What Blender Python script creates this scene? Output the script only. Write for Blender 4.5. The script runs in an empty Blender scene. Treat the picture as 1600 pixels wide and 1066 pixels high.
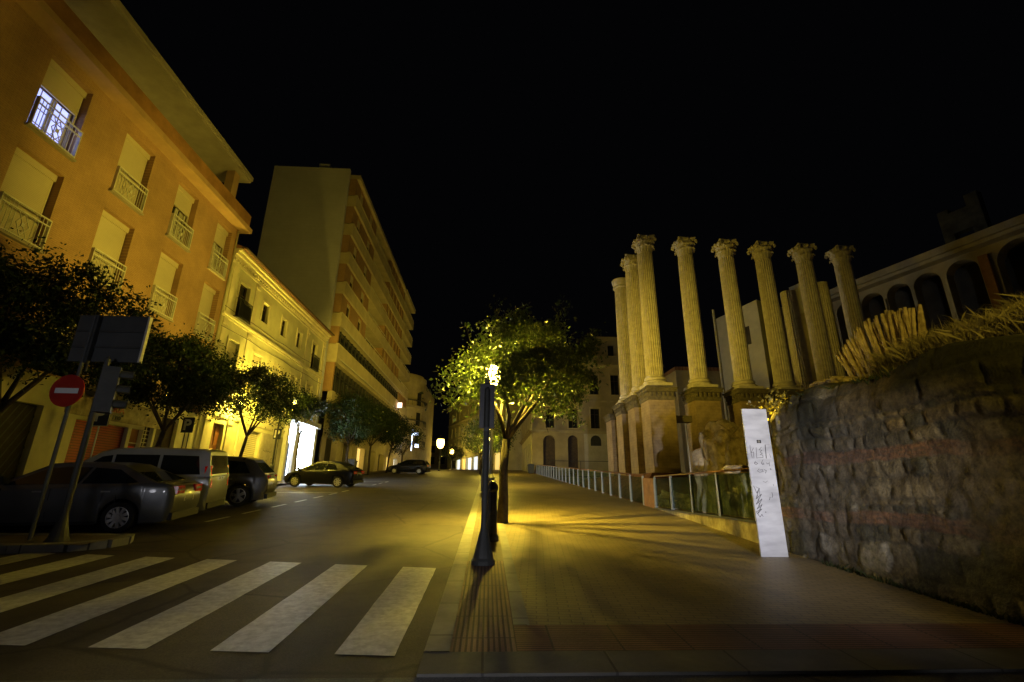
import bpy, math, random
import numpy as np
from mathutils import Vector, Matrix, noise
R = math.radians
scene = bpy.context.scene
COL = scene.collection
S = 0.05589          # the street climbs away from the camera
RD = -0.06           # carriageway below pavement

def g(y):
    if y <= 78: return S * y
    t = min(y, 110) - 78
    return S * 78 + S * t - S * t * t / 64

# ------------------------------------------------------------------ materials
def new_mat(name):
    m = bpy.data.materials.new(name); m.use_nodes = True
    nt = m.node_tree
    return m, nt, nt.nodes['Principled BSDF'], nt.nodes, nt.links

def ramp2(N, L, fac, c1, c2, p1=0.35, p2=0.65):
    r = N.new('ShaderNodeValToRGB')
    r.color_ramp.elements[0].color = (*c1, 1); r.color_ramp.elements[0].position = p1
    r.color_ramp.elements[1].color = (*c2, 1); r.color_ramp.elements[1].position = p2
    L.new(fac, r.inputs[0]); return r.outputs[0]

def add_bump(N, L, b, h, s, d=0.02):
    bp = N.new('ShaderNodeBump'); bp.inputs['Strength'].default_value = s; bp.inputs['Distance'].default_value = d
    L.new(h, bp.inputs['Height']); L.new(bp.outputs[0], b.inputs['Normal']); return bp

def mat(name, col, rough=0.8, var=0.25, scale=2.0, bump=0.2, bscale=30.0, metal=0.0, spec=0.4, coat=0.0, dirt=None):
    m, nt, b, N, L = new_mat(name)
    tc = N.new('ShaderNodeTexCoord')
    n1 = N.new('ShaderNodeTexNoise'); n1.inputs['Scale'].default_value = scale; n1.inputs['Detail'].default_value = 8
    n1.inputs['Roughness'].default_value = 0.65
    L.new(tc.outputs['Object'], n1.inputs['Vector'])
    c1 = tuple(max(0, c * (1 - var)) for c in col); c2 = tuple(min(1, c * (1 + var)) for c in col)
    if dirt: c1 = dirt
    L.new(ramp2(N, L, n1.outputs['Fac'], c1, c2), b.inputs['Base Color'])
    b.inputs['Roughness'].default_value = rough; b.inputs['Metallic'].default_value = metal
    b.inputs['Specular IOR Level'].default_value = spec
    b.inputs['Coat Weight'].default_value = coat; b.inputs['Coat Roughness'].default_value = 0.05
    if bump:
        n2 = N.new('ShaderNodeTexNoise'); n2.inputs['Scale'].default_value = bscale; n2.inputs['Detail'].default_value = 6
        L.new(tc.outputs['Object'], n2.inputs['Vector'])
        add_bump(N, L, b, n2.outputs['Fac'], bump)
    return m

def brick_mat(name, c1, c2, mortar, bw, bh, axes='yz', rough=0.85, ms=0.012, bump=0.5, var=0.35, nscale=1.2, rot=0.0, spec=0.35, offset=0.5):
    m, nt, b, N, L = new_mat(name)
    tc = N.new('ShaderNodeTexCoord'); sp = N.new('ShaderNodeSeparateXYZ'); cb = N.new('ShaderNodeCombineXYZ')
    L.new(tc.outputs['Object'], sp.inputs[0])
    L.new(sp.outputs[axes[0].upper()], cb.inputs[0]); L.new(sp.outputs[axes[1].upper()], cb.inputs[1])
    mp = N.new('ShaderNodeMapping'); mp.inputs['Rotation'].default_value = (0, 0, rot); L.new(cb.outputs[0], mp.inputs[0])
    bt = N.new('ShaderNodeTexBrick'); bt.offset = offset
    bt.inputs['Color1'].default_value = (*c1, 1); bt.inputs['Color2'].default_value = (*c2, 1); bt.inputs['Mortar'].default_value = (*mortar, 1)
    bt.inputs['Scale'].default_value = 1.0; bt.inputs['Brick Width'].default_value = bw; bt.inputs['Row Height'].default_value = bh
    bt.inputs['Mortar Size'].default_value = ms; bt.inputs['Mortar Smooth'].default_value = 0.2
    L.new(mp.outputs[0], bt.inputs['Vector'])
    n1 = N.new('ShaderNodeTexNoise'); n1.inputs['Scale'].default_value = nscale; n1.inputs['Detail'].default_value = 9; n1.inputs['Roughness'].default_value = 0.7
    L.new(tc.outputs['Object'], n1.inputs['Vector'])
    mx = N.new('ShaderNodeMixRGB'); mx.blend_type = 'MULTIPLY'; mx.inputs[0].default_value = 1.0
    L.new(bt.outputs['Color'], mx.inputs[1])
    L.new(ramp2(N, L, n1.outputs['Fac'], (1 - var,) * 3, (1 + var,) * 3, 0.3, 0.7), mx.inputs[2])
    L.new(mx.outputs[0], b.inputs['Base Color'])
    b.inputs['Roughness'].default_value = rough; b.inputs['Specular IOR Level'].default_value = spec
    iv = N.new('ShaderNodeMath'); iv.operation = 'SUBTRACT'; iv.inputs[0].default_value = 1.0; L.new(bt.outputs['Fac'], iv.inputs[1])
    n2 = N.new('ShaderNodeTexNoise'); n2.inputs['Scale'].default_value = 45; L.new(tc.outputs['Object'], n2.inputs['Vector'])
    ad = N.new('ShaderNodeMath'); ad.operation = 'MULTIPLY_ADD'; ad.inputs[1].default_value = 0.4
    L.new(n2.outputs['Fac'], ad.inputs[0]); L.new(iv.outputs[0], ad.inputs[2])
    add_bump(N, L, b, ad.outputs[0], bump, 0.012)
    return m

def emit(name, col, strength):
    m, nt, b, N, L = new_mat(name)
    b.inputs['Base Color'].default_value = (*col, 1)
    b.inputs['Emission Color'].default_value = (*col, 1); b.inputs['Emission Strength'].default_value = strength
    return m

def glass_mat(name, tint=(0.72, 0.78, 0.75), mixf=0.13):
    m, nt, b, N, L = new_mat(name)
    tr = N.new('ShaderNodeBsdfTransparent'); tr.inputs[0].default_value = (*tint, 1)
    b.inputs['Base Color'].default_value = (0.12, 0.17, 0.14, 1); b.inputs['Roughness'].default_value = 0.06
    tc = N.new('ShaderNodeTexCoord'); n1 = N.new('ShaderNodeTexNoise'); n1.inputs['Scale'].default_value = 3; n1.inputs['Detail'].default_value = 8
    L.new(tc.outputs['Object'], n1.inputs['Vector'])
    mr = N.new('ShaderNodeMapRange'); mr.inputs[1].default_value = 0.3; mr.inputs[2].default_value = 0.75
    mr.inputs[3].default_value = mixf * 0.6; mr.inputs[4].default_value = mixf * 1.6
    L.new(n1.outputs['Fac'], mr.inputs[0])
    mx = N.new('ShaderNodeMixShader'); L.new(mr.outputs[0], mx.inputs[0])
    L.new(tr.outputs[0], mx.inputs[1]); L.new(b.outputs[0], mx.inputs[2])
    L.new(mx.outputs[0], N['Material Output'].inputs[0])
    return m

def leaf_mat(name, c1, c2, spec=.5):
    m, nt, b, N, L = new_mat(name)
    tc = N.new('ShaderNodeTexCoord'); n1 = N.new('ShaderNodeTexNoise'); n1.inputs['Scale'].default_value = 6; n1.inputs['Detail'].default_value = 4
    L.new(tc.outputs['Object'], n1.inputs['Vector'])
    col = ramp2(N, L, n1.outputs['Fac'], c1, c2, 0.3, 0.7)
    L.new(col, b.inputs['Base Color']); b.inputs['Roughness'].default_value = 0.38; b.inputs['Specular IOR Level'].default_value = spec
    tl = N.new('ShaderNodeBsdfTranslucent'); L.new(col, tl.inputs[0])
    mx = N.new('ShaderNodeMixShader'); mx.inputs[0].default_value = 0.22
    L.new(b.outputs[0], mx.inputs[1]); L.new(tl.outputs[0], mx.inputs[2]); L.new(mx.outputs[0], N['Material Output'].inputs[0])
    return m

M = {}
def asphalt_mat(name, col):
    m, nt, b, N, L = new_mat(name)
    tc = N.new('ShaderNodeTexCoord')
    def nz(sc, det=8):
        n = N.new('ShaderNodeTexNoise'); n.inputs['Scale'].default_value = sc; n.inputs['Detail'].default_value = det; n.inputs['Roughness'].default_value = .65; L.new(tc.outputs['Object'], n.inputs['Vector']); return n.outputs['Fac']
    def mul(a, bb):
        x = N.new('ShaderNodeMixRGB'); x.blend_type = 'MULTIPLY'; x.inputs[0].default_value = 1; L.new(a, x.inputs[1]); L.new(bb, x.inputs[2]); return x.outputs[0]
    base = ramp2(N, L, nz(.45, 5), tuple(c * .62 for c in col), tuple(c * 1.35 for c in col), .38, .62)
    fine = ramp2(N, L, nz(60, 3), (.55,) * 3, (1.45,) * 3, .35, .65)
    spots = ramp2(N, L, nz(2.3, 9), (.6,) * 3, (1.15,) * 3, .3, .52)
    vo = N.new('ShaderNodeTexVoronoi'); vo.feature = 'DISTANCE_TO_EDGE'; vo.inputs['Scale'].default_value = .42
    wv = N.new('ShaderNodeTexNoise'); wv.inputs['Scale'].default_value = 1.8; wv.inputs['Detail'].default_value = 6; L.new(tc.outputs['Object'], wv.inputs['Vector'])
    mx = N.new('ShaderNodeMixRGB'); mx.inputs[0].default_value = .14; L.new(tc.outputs['Object'], mx.inputs[1]); L.new(wv.outputs['Color'], mx.inputs[2]); L.new(mx.outputs[0], vo.inputs['Vector'])
    crack = ramp2(N, L, vo.outputs['Distance'], (.30,) * 3, (1,) * 3, .003, .014)
    L.new(mul(mul(mul(base, fine), spots), crack), b.inputs['Base Color'])
    b.inputs['Roughness'].default_value = .6; b.inputs['Specular IOR Level'].default_value = .45
    add_bump(N, L, b, nz(150, 4), .7, .015); return m
M['asphalt'] = asphalt_mat('asphalt', (0.054, 0.044, 0.034))
M['cross_asphalt'] = asphalt_mat('cross_asphalt', (0.12, 0.12, 0.11))
M['paint'] = mat('road_paint', (0.62, 0.62, 0.58), 0.40, 0.15, 11, 0.4, 140, spec=0.5, dirt=(0.40, 0.39, 0.36))
M['paver'] = brick_mat('paver', (0.27, 0.21, 0.115), (0.235, 0.18, 0.10), (0.135, 0.105, 0.06), 0.24, 0.085, 'xy', 0.52, 0.009, 0.8, 0.32, 0.7, rot=0.10, spec=0.5)
M['edge_tile'] = brick_mat('edge_tile', (0.23, 0.18, 0.12), (0.20, 0.155, 0.105), (0.08, 0.065, 0.05), 0.4, 0.045, 'xy', 0.6, 0.010, 1.0, 0.25, 1.2)
M['ribbed_red'] = brick_mat('ribbed_red', (0.24, 0.115, 0.085), (0.20, 0.10, 0.075), (0.075, 0.045, 0.035), 0.62, 0.05, 'xy', 0.6, 0.012, 1.0, 0.3, 1.0, offset=0.0)
M['ribbed_red_y'] = brick_mat('ribbed_red_y', (0.25, 0.15, 0.11), (0.21, 0.125, 0.09), (0.08, 0.05, 0.04), 0.62, 0.05, 'yx', 0.6, 0.012, 1.0, 0.3, 1.0, offset=0.0)
M['kerb'] = brick_mat('kerb', (0.25, 0.24, 0.21), (0.22, 0.21, 0.19), (0.06, 0.055, 0.05), 1.0, 4.0, 'yx', 0.6, 0.012, 0.5, 0.25, 3)
M['kerb_x'] = brick_mat('kerb_x', (0.125, 0.12, 0.105), (0.115, 0.11, 0.098), (0.06, 0.055, 0.05), 1.05, 4.0, 'xy', 0.6, 0.012, 0.5, 0.25, 3)
M['soil'] = mat('soil', (0.06, 0.055, 0.035), 0.95, 0.5, 1.2, 0.8, 18)
M['orange'] = brick_mat('orange_brick', (0.43, 0.265, 0.14), (0.40, 0.245, 0.13), (0.33, 0.205, 0.12), 0.25, 0.065, 'yz', 0.9, 0.010, 0.5, 0.24, 0.5)
M['orange_plain'] = mat('orange_render', (0.43, 0.28, 0.155), 0.9, 0.12, 1.5, 0.15)
M['brown_parapet'] = mat('brown_parapet', (0.30, 0.15, 0.06), 0.9, 0.2, 1.5, 0.15)
M['soffit'] = mat('pale_soffit', (0.36, 0.32, 0.26), 0.9, 0.12, 1.2, 0.1)
M['shutter'] = brick_mat('roller_shutter', (0.56, 0.49, 0.36), (0.55, 0.48, 0.35), (0.42, 0.36, 0.26), 6.0, 0.055, 'yz', 0.6, 0.004, 0.4, 0.08, 0.8)
M['shutter_red'] = brick_mat('red_shutter', (0.36, 0.05, 0.025), (0.34, 0.045, 0.02), (0.13, 0.02, 0.01), 6.0, 0.09, 'yz', 0.5, 0.012, 0.8, 0.3, 1.0)
M['shutter_cream'] = brick_mat('cream_shutter', (0.66, 0.60, 0.42), (0.64, 0.58, 0.40), (0.30, 0.26, 0.17), 6.0, 0.11, 'yz', 0.5, 0.014, 0.9, 0.12, 1.0)
M['white_metal'] = mat('white_metal', (0.62, 0.60, 0.54), 0.5, 0.12, 4, 0.05, spec=0.5)
M['window_glass'] = mat('dark_window_glass', (0.02, 0.022, 0.024), 0.12, 0.3, 1.0, 0.02, 4, spec=0.6)
M['recess_shade'] = mat('painted_recess_shade', (0.05, 0.042, 0.034), 0.9, 0.3, 1, 0)  # near-black colour standing in for the shade inside openings
M['curtain'] = mat('curtain', (0.35, 0.32, 0.26), 0.9, 0.2, 5, 0.1)
M['cream'] = mat('cream_render', (0.64, 0.60, 0.40), 0.9, 0.12, 0.9, 0.15, 25)
M['cream_trim'] = mat('cream_trim', (0.68, 0.61, 0.43), 0.85, 0.12, 1.2, 0.1)
M['roof_tile'] = brick_mat('roof_tile', (0.30, 0.15, 0.085), (0.24, 0.12, 0.07), (0.07, 0.04, 0.025), 0.22, 0.4, 'yx', 0.85, 0.03, 1.0, 0.35, 1.0)
M['wood'] = mat('brown_wood', (0.17, 0.06, 0.02), 0.5, 0.3, 4, 0.2, spec=0.5)
M['dark_wood'] = mat('dark_wood', (0.06, 0.04, 0.025), 0.6, 0.3, 4, 0.2)
M['grey_wall'] = mat('grey_render', (0.42, 0.38, 0.30), 0.9, 0.22, 1.3, 0.2)
M['party'] = brick_mat('party_wall', (0.52, 0.51, 0.58), (0.50, 0.49, 0.56), (0.46, 0.45, 0.52), 1.2, 0.3, 'xz', 0.92, 0.012, 0.25, 0.14, 0.25)
M['brown_brick'] = brick_mat('brown_brick', (0.36, 0.21, 0.11), (0.32, 0.185, 0.095), (0.28, 0.19, 0.12), 0.25, 0.07, 'yz', 0.9, 0.010, 0.4, 0.15, 0.8)
M['brown_brick_x'] = brick_mat('brown_brick_x', (0.40, 0.24, 0.13), (0.36, 0.21, 0.11), (0.30, 0.20, 0.13), 0.25, 0.07, 'xz', 0.9, 0.010, 0.4, 0.15, 0.8)
M['band'] = mat('pale_band', (0.48, 0.41, 0.28), 0.9, 0.14, 0.7, 0.15)
M['stone_house'] = mat('stone_house', (0.36, 0.30, 0.19), 0.9, 0.2, 0.5, 0.2)
M['stone_trim'] = mat('stone_trim', (0.40, 0.34, 0.22), 0.9, 0.18, 0.8, 0.2)
M['plaster_white'] = mat('white_plaster', (0.50, 0.46, 0.36), 0.9, 0.14, 0.6, 0.1)
M['marble'] = mat('weathered_marble', (0.60, 0.54, 0.46), 0.8, 0.2, 3.5, 0.15, 30, dirt=(0.50, 0.44, 0.36))
M['marble_dark'] = mat('dark_cornice_stone', (0.15, 0.125, 0.085), 0.9, 0.35, 4, 0.6, 20)
M['pier'] = brick_mat('pier_masonry', (0.38, 0.28, 0.17), (0.35, 0.255, 0.155), (0.31, 0.225, 0.14), 0.42, 0.16, 'xz', 0.9, 0.012, 0.6, 0.35, 1.6)
M['podium'] = mat('red_earth_podium', (0.20, 0.085, 0.04), 0.95, 0.4, 2.2, 0.7, 14)
M['steel'] = mat('brushed_steel', (0.40, 0.40, 0.38), 0.35, 0.12, 6, 0.03, 60, metal=0.9)
M['iron'] = mat('dark_iron', (0.035, 0.037, 0.04), 0.45, 0.3, 5, 0.1, 30, spec=0.5)
M['iron_green'] = mat('grey_pole_paint', (0.06, 0.063, 0.06), 0.5, 0.2, 4, 0.08, 30)
M['rail_wood'] = mat('brown_handrail', (0.22, 0.11, 0.05), 0.45, 0.2, 5, 0.05, metal=0.3)
M['corten'] = mat('orange_panel', (0.36, 0.17, 0.055), 0.7, 0.25, 3, 0.2)
M['concrete'] = mat('stained_concrete', (0.46, 0.40, 0.27), 0.9, 0.3, 2.2, 0.4, 22, dirt=(0.22, 0.18, 0.11))
M['glass'] = glass_mat('rail_glass')
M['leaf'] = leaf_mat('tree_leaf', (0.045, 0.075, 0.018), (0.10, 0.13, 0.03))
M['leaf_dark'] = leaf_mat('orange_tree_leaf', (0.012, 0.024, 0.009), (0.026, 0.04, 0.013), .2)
M['bark'] = mat('bark', (0.055, 0.042, 0.03), 0.95, 0.4, 5, 0.9, 22)
M['rubber'] = mat('tyre_rubber', (0.014, 0.014, 0.014), 0.85, 0.3, 8, 0.1)
M['alloy'] = mat('alloy_wheel', (0.66, 0.66, 0.68), 0.35, 0.08, 3, 0, metal=0.2, spec=.8)
M['car_glass'] = mat('car_glass', (0.012, 0.014, 0.016), 0.05, 0.2, 1, 0, spec=0.8)
M['car_black_trim'] = mat('black_trim', (0.012, 0.012, 0.012), 0.5, 0.2, 3, 0)
M['red_lens'] = mat('red_lens', (0.62, 0.015, 0.008), 0.15, 0.3, 30, 0.15, 60, spec=0.5, coat=0.15)
M['clear_lens'] = mat('clear_lens', (0.55, 0.55, 0.52), 0.08, 0.2, 30, 0.1, 50, spec=0.9, metal=0.5)
M['plate'] = mat('number_plate', (0.72, 0.72, 0.68), 0.5, 0.1, 5, 0)
M['ink'] = mat('black_ink', (0.018, 0.018, 0.02), 0.6, 0.2, 8, 0)
M['sign_red'] = mat('sign_red', (0.36, 0.016, 0.01), 0.4, 0.1, 3, 0.02, spec=0.5)
M['sign_white'] = mat('sign_white', (0.74, 0.74, 0.74), 0.4, 0.06, 3, 0.02, spec=0.5)
M['sign_back'] = mat('sign_back_grey', (0.085, 0.09, 0.09), 0.6, 0.15, 2, 0.05, metal=0.2)
M['sign_dark'] = mat('sign_dark_blue', (0.015, 0.02, 0.035), 0.35, 0.2, 3, 0, spec=0.5)
M['sign_yellow'] = mat('sign_cream', (0.72, 0.66, 0.42), 0.45, 0.1, 3, 0)
M['cane'] = mat('dry_cane', (0.50, 0.40, 0.27), 0.65, 0.3, 6, 0.2, 40, dirt=(0.27, 0.20, 0.12))
M['straw'] = mat('straw', (0.30, 0.255, 0.18), 0.9, 0.3, 4, 0)
M['grass'] = mat('grass', (0.035, 0.05, 0.015), 0.9, 0.4, 5, 0)
M['weed'] = leaf_mat('weed_leaf', (0.16, 0.13, 0.02), (0.32, 0.25, 0.05))
M['rock'] = mat('ruin_rock', (0.52, 0.42, 0.27), 0.92, 0.35, 3.0, 0.9, 12, dirt=(0.24, 0.185, 0.11))
M['bulb'] = emit('sodium_bulb', (1.0, 0.74, 0.16), 40)
M['bulb_far'] = emit('sodium_globe', (1.0, 0.66, 0.14), 22)
M['bulb_white'] = emit('white_bulb', (0.85, 0.93, 1.0), 40)
M['shop_light'] = emit('shop_light', (0.80, 0.90, 1.0), 26)
M['shop_dim'] = emit('shop_interior', (0.80, 0.88, 1.0), 2.5)
M['far_shop'] = emit('far_shop_window', (0.85, 0.92, 1.0), 1.1)
M['far_shop_warm'] = emit('far_shop_warm', (1.0, 0.72, 0.2), 0.9)
M['lit_curtain'] = emit('lit_curtain', (0.36, 0.42, 0.95), 1.7)
M['pink_sign'] = emit('pink_sign', (1.0, 0.66, 0.56), 3.0)
M['blue_sign'] = emit('blue_sign', (0.55, 0.66, 1.0), 5.0)
M['poster_red'] = mat('red_poster', (0.75, 0.06, 0.02), 0.5, 0.15, 4, 0)  # flat red poster print, not emissive

def slab_mat():
    m, nt, b, N, L = new_mat('brushed_monolith')
    tc = N.new('ShaderNodeTexCoord'); mp = N.new('ShaderNodeMapping'); mp.inputs['Scale'].default_value = (1.5, 1.5, 5)
    L.new(tc.outputs['Object'], mp.inputs[0])
    n1 = N.new('ShaderNodeTexNoise'); n1.inputs['Scale'].default_value = 1.4; n1.inputs['Detail'].default_value = 8; L.new(mp.outputs[0], n1.inputs['Vector'])
    L.new(ramp2(N, L, n1.outputs['Fac'], (0.46, 0.46, 0.49), (0.70, 0.70, 0.73), 0.3, 0.65), b.inputs['Base Color'])
    b.inputs['Metallic'].default_value = 0.25; b.inputs['Roughness'].default_value = 0.30
    b.inputs['Anisotropic'].default_value = 0.9
    tg = N.new('ShaderNodeTangent'); tg.direction_type = 'RADIAL'; tg.axis = 'X'
    L.new(tg.outputs[0], b.inputs['Tangent'])
    return m
M['slab'] = slab_mat()

def paint(name, col, rough=0.3, metal=0.5, coat=0.6):
    m, nt, b, N, L = new_mat(name)
    tc = N.new('ShaderNodeTexCoord'); n1 = N.new('ShaderNodeTexNoise'); n1.inputs['Scale'].default_value = 2.5; n1.inputs['Detail'].default_value = 8
    L.new(tc.outputs['Object'], n1.inputs['Vector'])
    L.new(ramp2(N, L, n1.outputs['Fac'], tuple(c * 0.8 for c in col), col, 0.3, 0.6), b.inputs['Base Color'])
    mr = N.new('ShaderNodeMapRange'); mr.inputs[3].default_value = rough - 0.1; mr.inputs[4].default_value = rough + 0.15
    L.new(n1.outputs['Fac'], mr.inputs[0]); L.new(mr.outputs[0], b.inputs['Roughness'])
    b.inputs['Metallic'].default_value = metal; b.inputs['Coat Weight'].default_value = coat; b.inputs['Specular IOR Level'].default_value = .5 if coat > .3 else .25; b.inputs['Coat Roughness'].default_value = 0.06
    return m
M['paint_grey'] = paint('graphite_paint', (0.13, 0.135, 0.14))
M['paint_silver'] = paint('silver_paint', (0.34, 0.35, 0.36))
M['paint_suv'] = paint('dark_grey_paint', (0.14, 0.14, 0.145))
M['paint_black'] = paint('black_paint', (0.005, 0.006, 0.012), 0.3, 0.0, .15)

def vcol_mat(name, rough=0.92, bscale=35):
    m, nt, b, N, L = new_mat(name)
    at = N.new('ShaderNodeAttribute'); at.attribute_name = 'stone'
    tc = N.new('ShaderNodeTexCoord'); n1 = N.new('ShaderNodeTexNoise'); n1.inputs['Scale'].default_value = 14; n1.inputs['Detail'].default_value = 10; n1.inputs['Roughness'].default_value = 0.7
    L.new(tc.outputs['Object'], n1.inputs['Vector'])
    mx = N.new('ShaderNodeMixRGB'); mx.blend_type = 'MULTIPLY'; mx.inputs[0].default_value = 1
    L.new(at.outputs['Color'], mx.inputs[1]); L.new(ramp2(N, L, n1.outputs['Fac'], (0.4,) * 3, (1.5,) * 3, 0.3, 0.7), mx.inputs[2])
    L.new(mx.outputs[0], b.inputs['Base Color']); b.inputs['Roughness'].default_value = rough
    n2 = N.new('ShaderNodeTexNoise'); n2.inputs['Scale'].default_value = bscale; n2.inputs['Detail'].default_value = 8
    L.new(tc.outputs['Object'], n2.inputs['Vector']); add_bump(N, L, b, n2.outputs['Fac'], 0.8, 0.02)
    return m
M['rubble'] = vcol_mat('rubble_masonry')

# ------------------------------------------------------------------ mesh builder
OFF = {}
class MB:
    def __init__(s): s.v = []; s.f = []
    def add(s, vs, fs):
        o = len(s.v); s.v += [tuple(p) for p in vs]; s.f += [tuple(i + o for i in f) for f in fs]
    def box(s, x0, x1, y0, y1, z0, z1):
        s.add([(x0, y0, z0), (x1, y0, z0), (x1, y1, z0), (x0, y1, z0), (x0, y0, z1), (x1, y0, z1), (x1, y1, z1), (x0, y1, z1)],
              [(0, 3, 2, 1), (4, 5, 6, 7), (0, 1, 5, 4), (1, 2, 6, 5), (2, 3, 7, 6), (3, 0, 4, 7)])
    def hexa(s, p):   # 4 bottom, 4 top
        s.add(p, [(0, 3, 2, 1), (4, 5, 6, 7), (0, 1, 5, 4), (1, 2, 6, 5), (2, 3, 7, 6), (3, 0, 4, 7)])
    def fbox(s, fr, u0, u1, v0, v1, w0, w1):
        P = fr.P
        s.hexa([P(u0, v0, w0), P(u1, v0, w0), P(u1, v0, w1), P(u0, v0, w1), P(u0, v1, w0), P(u1, v1, w0), P(u1, v1, w1), P(u0, v1, w1)])
    def fpoly(s, fr, pts, w0, w1):
        n = len(pts); vs = [fr.P(u, v, w0) for u, v in pts] + [fr.P(u, v, w1) for u, v in pts]
        s.add(vs, [tuple(range(n))[::-1], tuple(range(n, 2 * n))] + [(i, (i + 1) % n, n + (i + 1) % n, n + i) for i in range(n)])
    def tube(s, pts, rad, n=8, cap=True):
        pts = [Vector(p) for p in pts]
        if not hasattr(rad, '__len__'): rad = [rad] * len(pts)
        vs = []; fs = []
        for i, p in enumerate(pts):
            d = (pts[min(i + 1, len(pts) - 1)] - pts[max(i - 1, 0)]).normalized()
            a = d.orthogonal().normalized() if i == 0 else (a - d * a.dot(d)).normalized()
            b = d.cross(a)
            for k in range(n):
                t = 2 * math.pi * k / n
                vs.append(p + (a * math.cos(t) + b * math.sin(t)) * rad[i])
        for i in range(len(pts) - 1):
            for k in range(n):
                k2 = (k + 1) % n
                fs.append((i * n + k, i * n + k2, (i + 1) * n + k2, (i + 1) * n + k))
        if cap:
            fs.append(tuple(range(n))[::-1]); fs.append(tuple((len(pts) - 1) * n + k for k in range(n)))
        s.add(vs, fs)
    def lathe(s, prof, n=20, c=(0, 0, 0), axis='z', flute=None, cap=True):
        vs = []; fs = []
        for r, z in prof:
            for k in range(n):
                t = 2 * math.pi * k / n
                rr = r if flute is None else r * flute(k, z)
                x, y = rr * math.cos(t), rr * math.sin(t)
                q = (x, y, z) if axis == 'z' else ((x, z, y) if axis == 'y' else (z, x, y))
                vs.append((q[0] + c[0], q[1] + c[1], q[2] + c[2]))
        for i in range(len(prof) - 1):
            for k in range(n):
                k2 = (k + 1) % n
                fs.append((i * n + k, i * n + k2, (i + 1) * n + k2, (i + 1) * n + k))
        if cap: fs.append(tuple(range(n))[::-1]); fs.append(tuple((len(prof) - 1) * n + k for k in range(n)))
        s.add(vs, fs)
    def ribbon(s, fr, pts, wd, w0, w1):   # a pen stroke lying on a frame's surface
        for (a, b) in zip(pts[:-1], pts[1:]):
            du, dv = b[0] - a[0], b[1] - a[1]; l = math.hypot(du, dv) or 1e-6
            nu, nv = -dv / l * wd / 2, du / l * wd / 2; eu, ev = du / l * wd * 0.3, dv / l * wd * 0.3
            s.fpoly(fr, [(a[0] - nu - eu, a[1] - nv - ev), (b[0] - nu + eu, b[1] - nv + ev), (b[0] + nu + eu, b[1] + nv + ev), (a[0] + nu - eu, a[1] + nv - ev)], w0, w1)
    def build(s, name, m, parent=None, smooth=False, world=False, fixn=True):
        me = bpy.data.meshes.new(name)
        vs = s.v
        if world and parent is not None:
            o = OFF[parent.name]; vs = [(p[0] - o[0], p[1] - o[1], p[2] - o[2]) for p in vs]
        me.from_pydata(vs, [], s.f); me.update()
        if fixn:
            import bmesh
            bm = bmesh.new(); bm.from_mesh(me); bmesh.ops.recalc_face_normals(bm, faces=bm.faces); bm.to_mesh(me); bm.free()
        if m is not None: me.materials.append(m if not isinstance(m, str) else M[m])
        if smooth: me.polygons.foreach_set('use_smooth', [True] * len(me.polygons))
        o = bpy.data.objects.new(name, me); COL.objects.link(o)
        if parent is not None:
            o.parent = parent; OFF[o.name] = OFF[parent.name]
        else: OFF[o.name] = Vector((0, 0, 0))
        return o

class Frame:
    def __init__(s, o, u, w): s.o = Vector(o); s.u = Vector(u).normalized(); s.w = Vector(w).normalized()
    def P(s, u, v, w): p = s.o + s.u * u + s.w * w; return (p.x, p.y, p.z + v)

def tag(o, label=None, cat=None, group=None, kind=None):
    if label: o['label'] = label
    if cat: o['category'] = cat
    if group: o['group'] = group
    if kind: o['kind'] = kind
    return o
def thing(name, label, cat, loc=(0, 0, 0), group=None, rotz=0.0):
    o = bpy.data.objects.new(name, None); COL.objects.link(o); o.empty_display_size = 0.3
    o.location = loc; o.rotation_euler = (0, 0, rotz); OFF[o.name] = Vector(loc)
    return tag(o, label, cat, group)
def struct(name, mb, m, **k):
    o = mb.build(name, m, **k); o['kind'] = 'structure'; return o
KIDS = {}
def copy_tree(o, parent=None):
    c = o.copy(); COL.objects.link(c); c.parent = parent; OFF[c.name] = OFF[o.name]
    for ch in [x for x in bpy.data.objects if x.parent == o]: copy_tree(ch, c)
    return c
def text_part(txt, size, fr, u, v, w, m, parent, name='lettering', ext=0.006, bold=0.0):
    cu = bpy.data.curves.new('t', 'FONT'); cu.body = txt; cu.size = size; cu.extrude = ext; cu.offset = bold
    t = bpy.data.objects.new('t', cu); COL.objects.link(t)
    dg = bpy.context.evaluated_depsgraph_get(); me = bpy.data.meshes.new_from_object(t.evaluated_get(dg))
    bpy.data.objects.remove(t); bpy.data.curves.remove(cu)
    mb = MB(); mb.v = [fr.P(u + p.co.x, v + p.co.y, w + p.co.z) for p in me.vertices]; mb.f = [tuple(q.vertices) for q in me.polygons]
    bpy.data.meshes.remove(me)
    return mb.build(name, m, parent, world=True, fixn=False)

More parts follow.
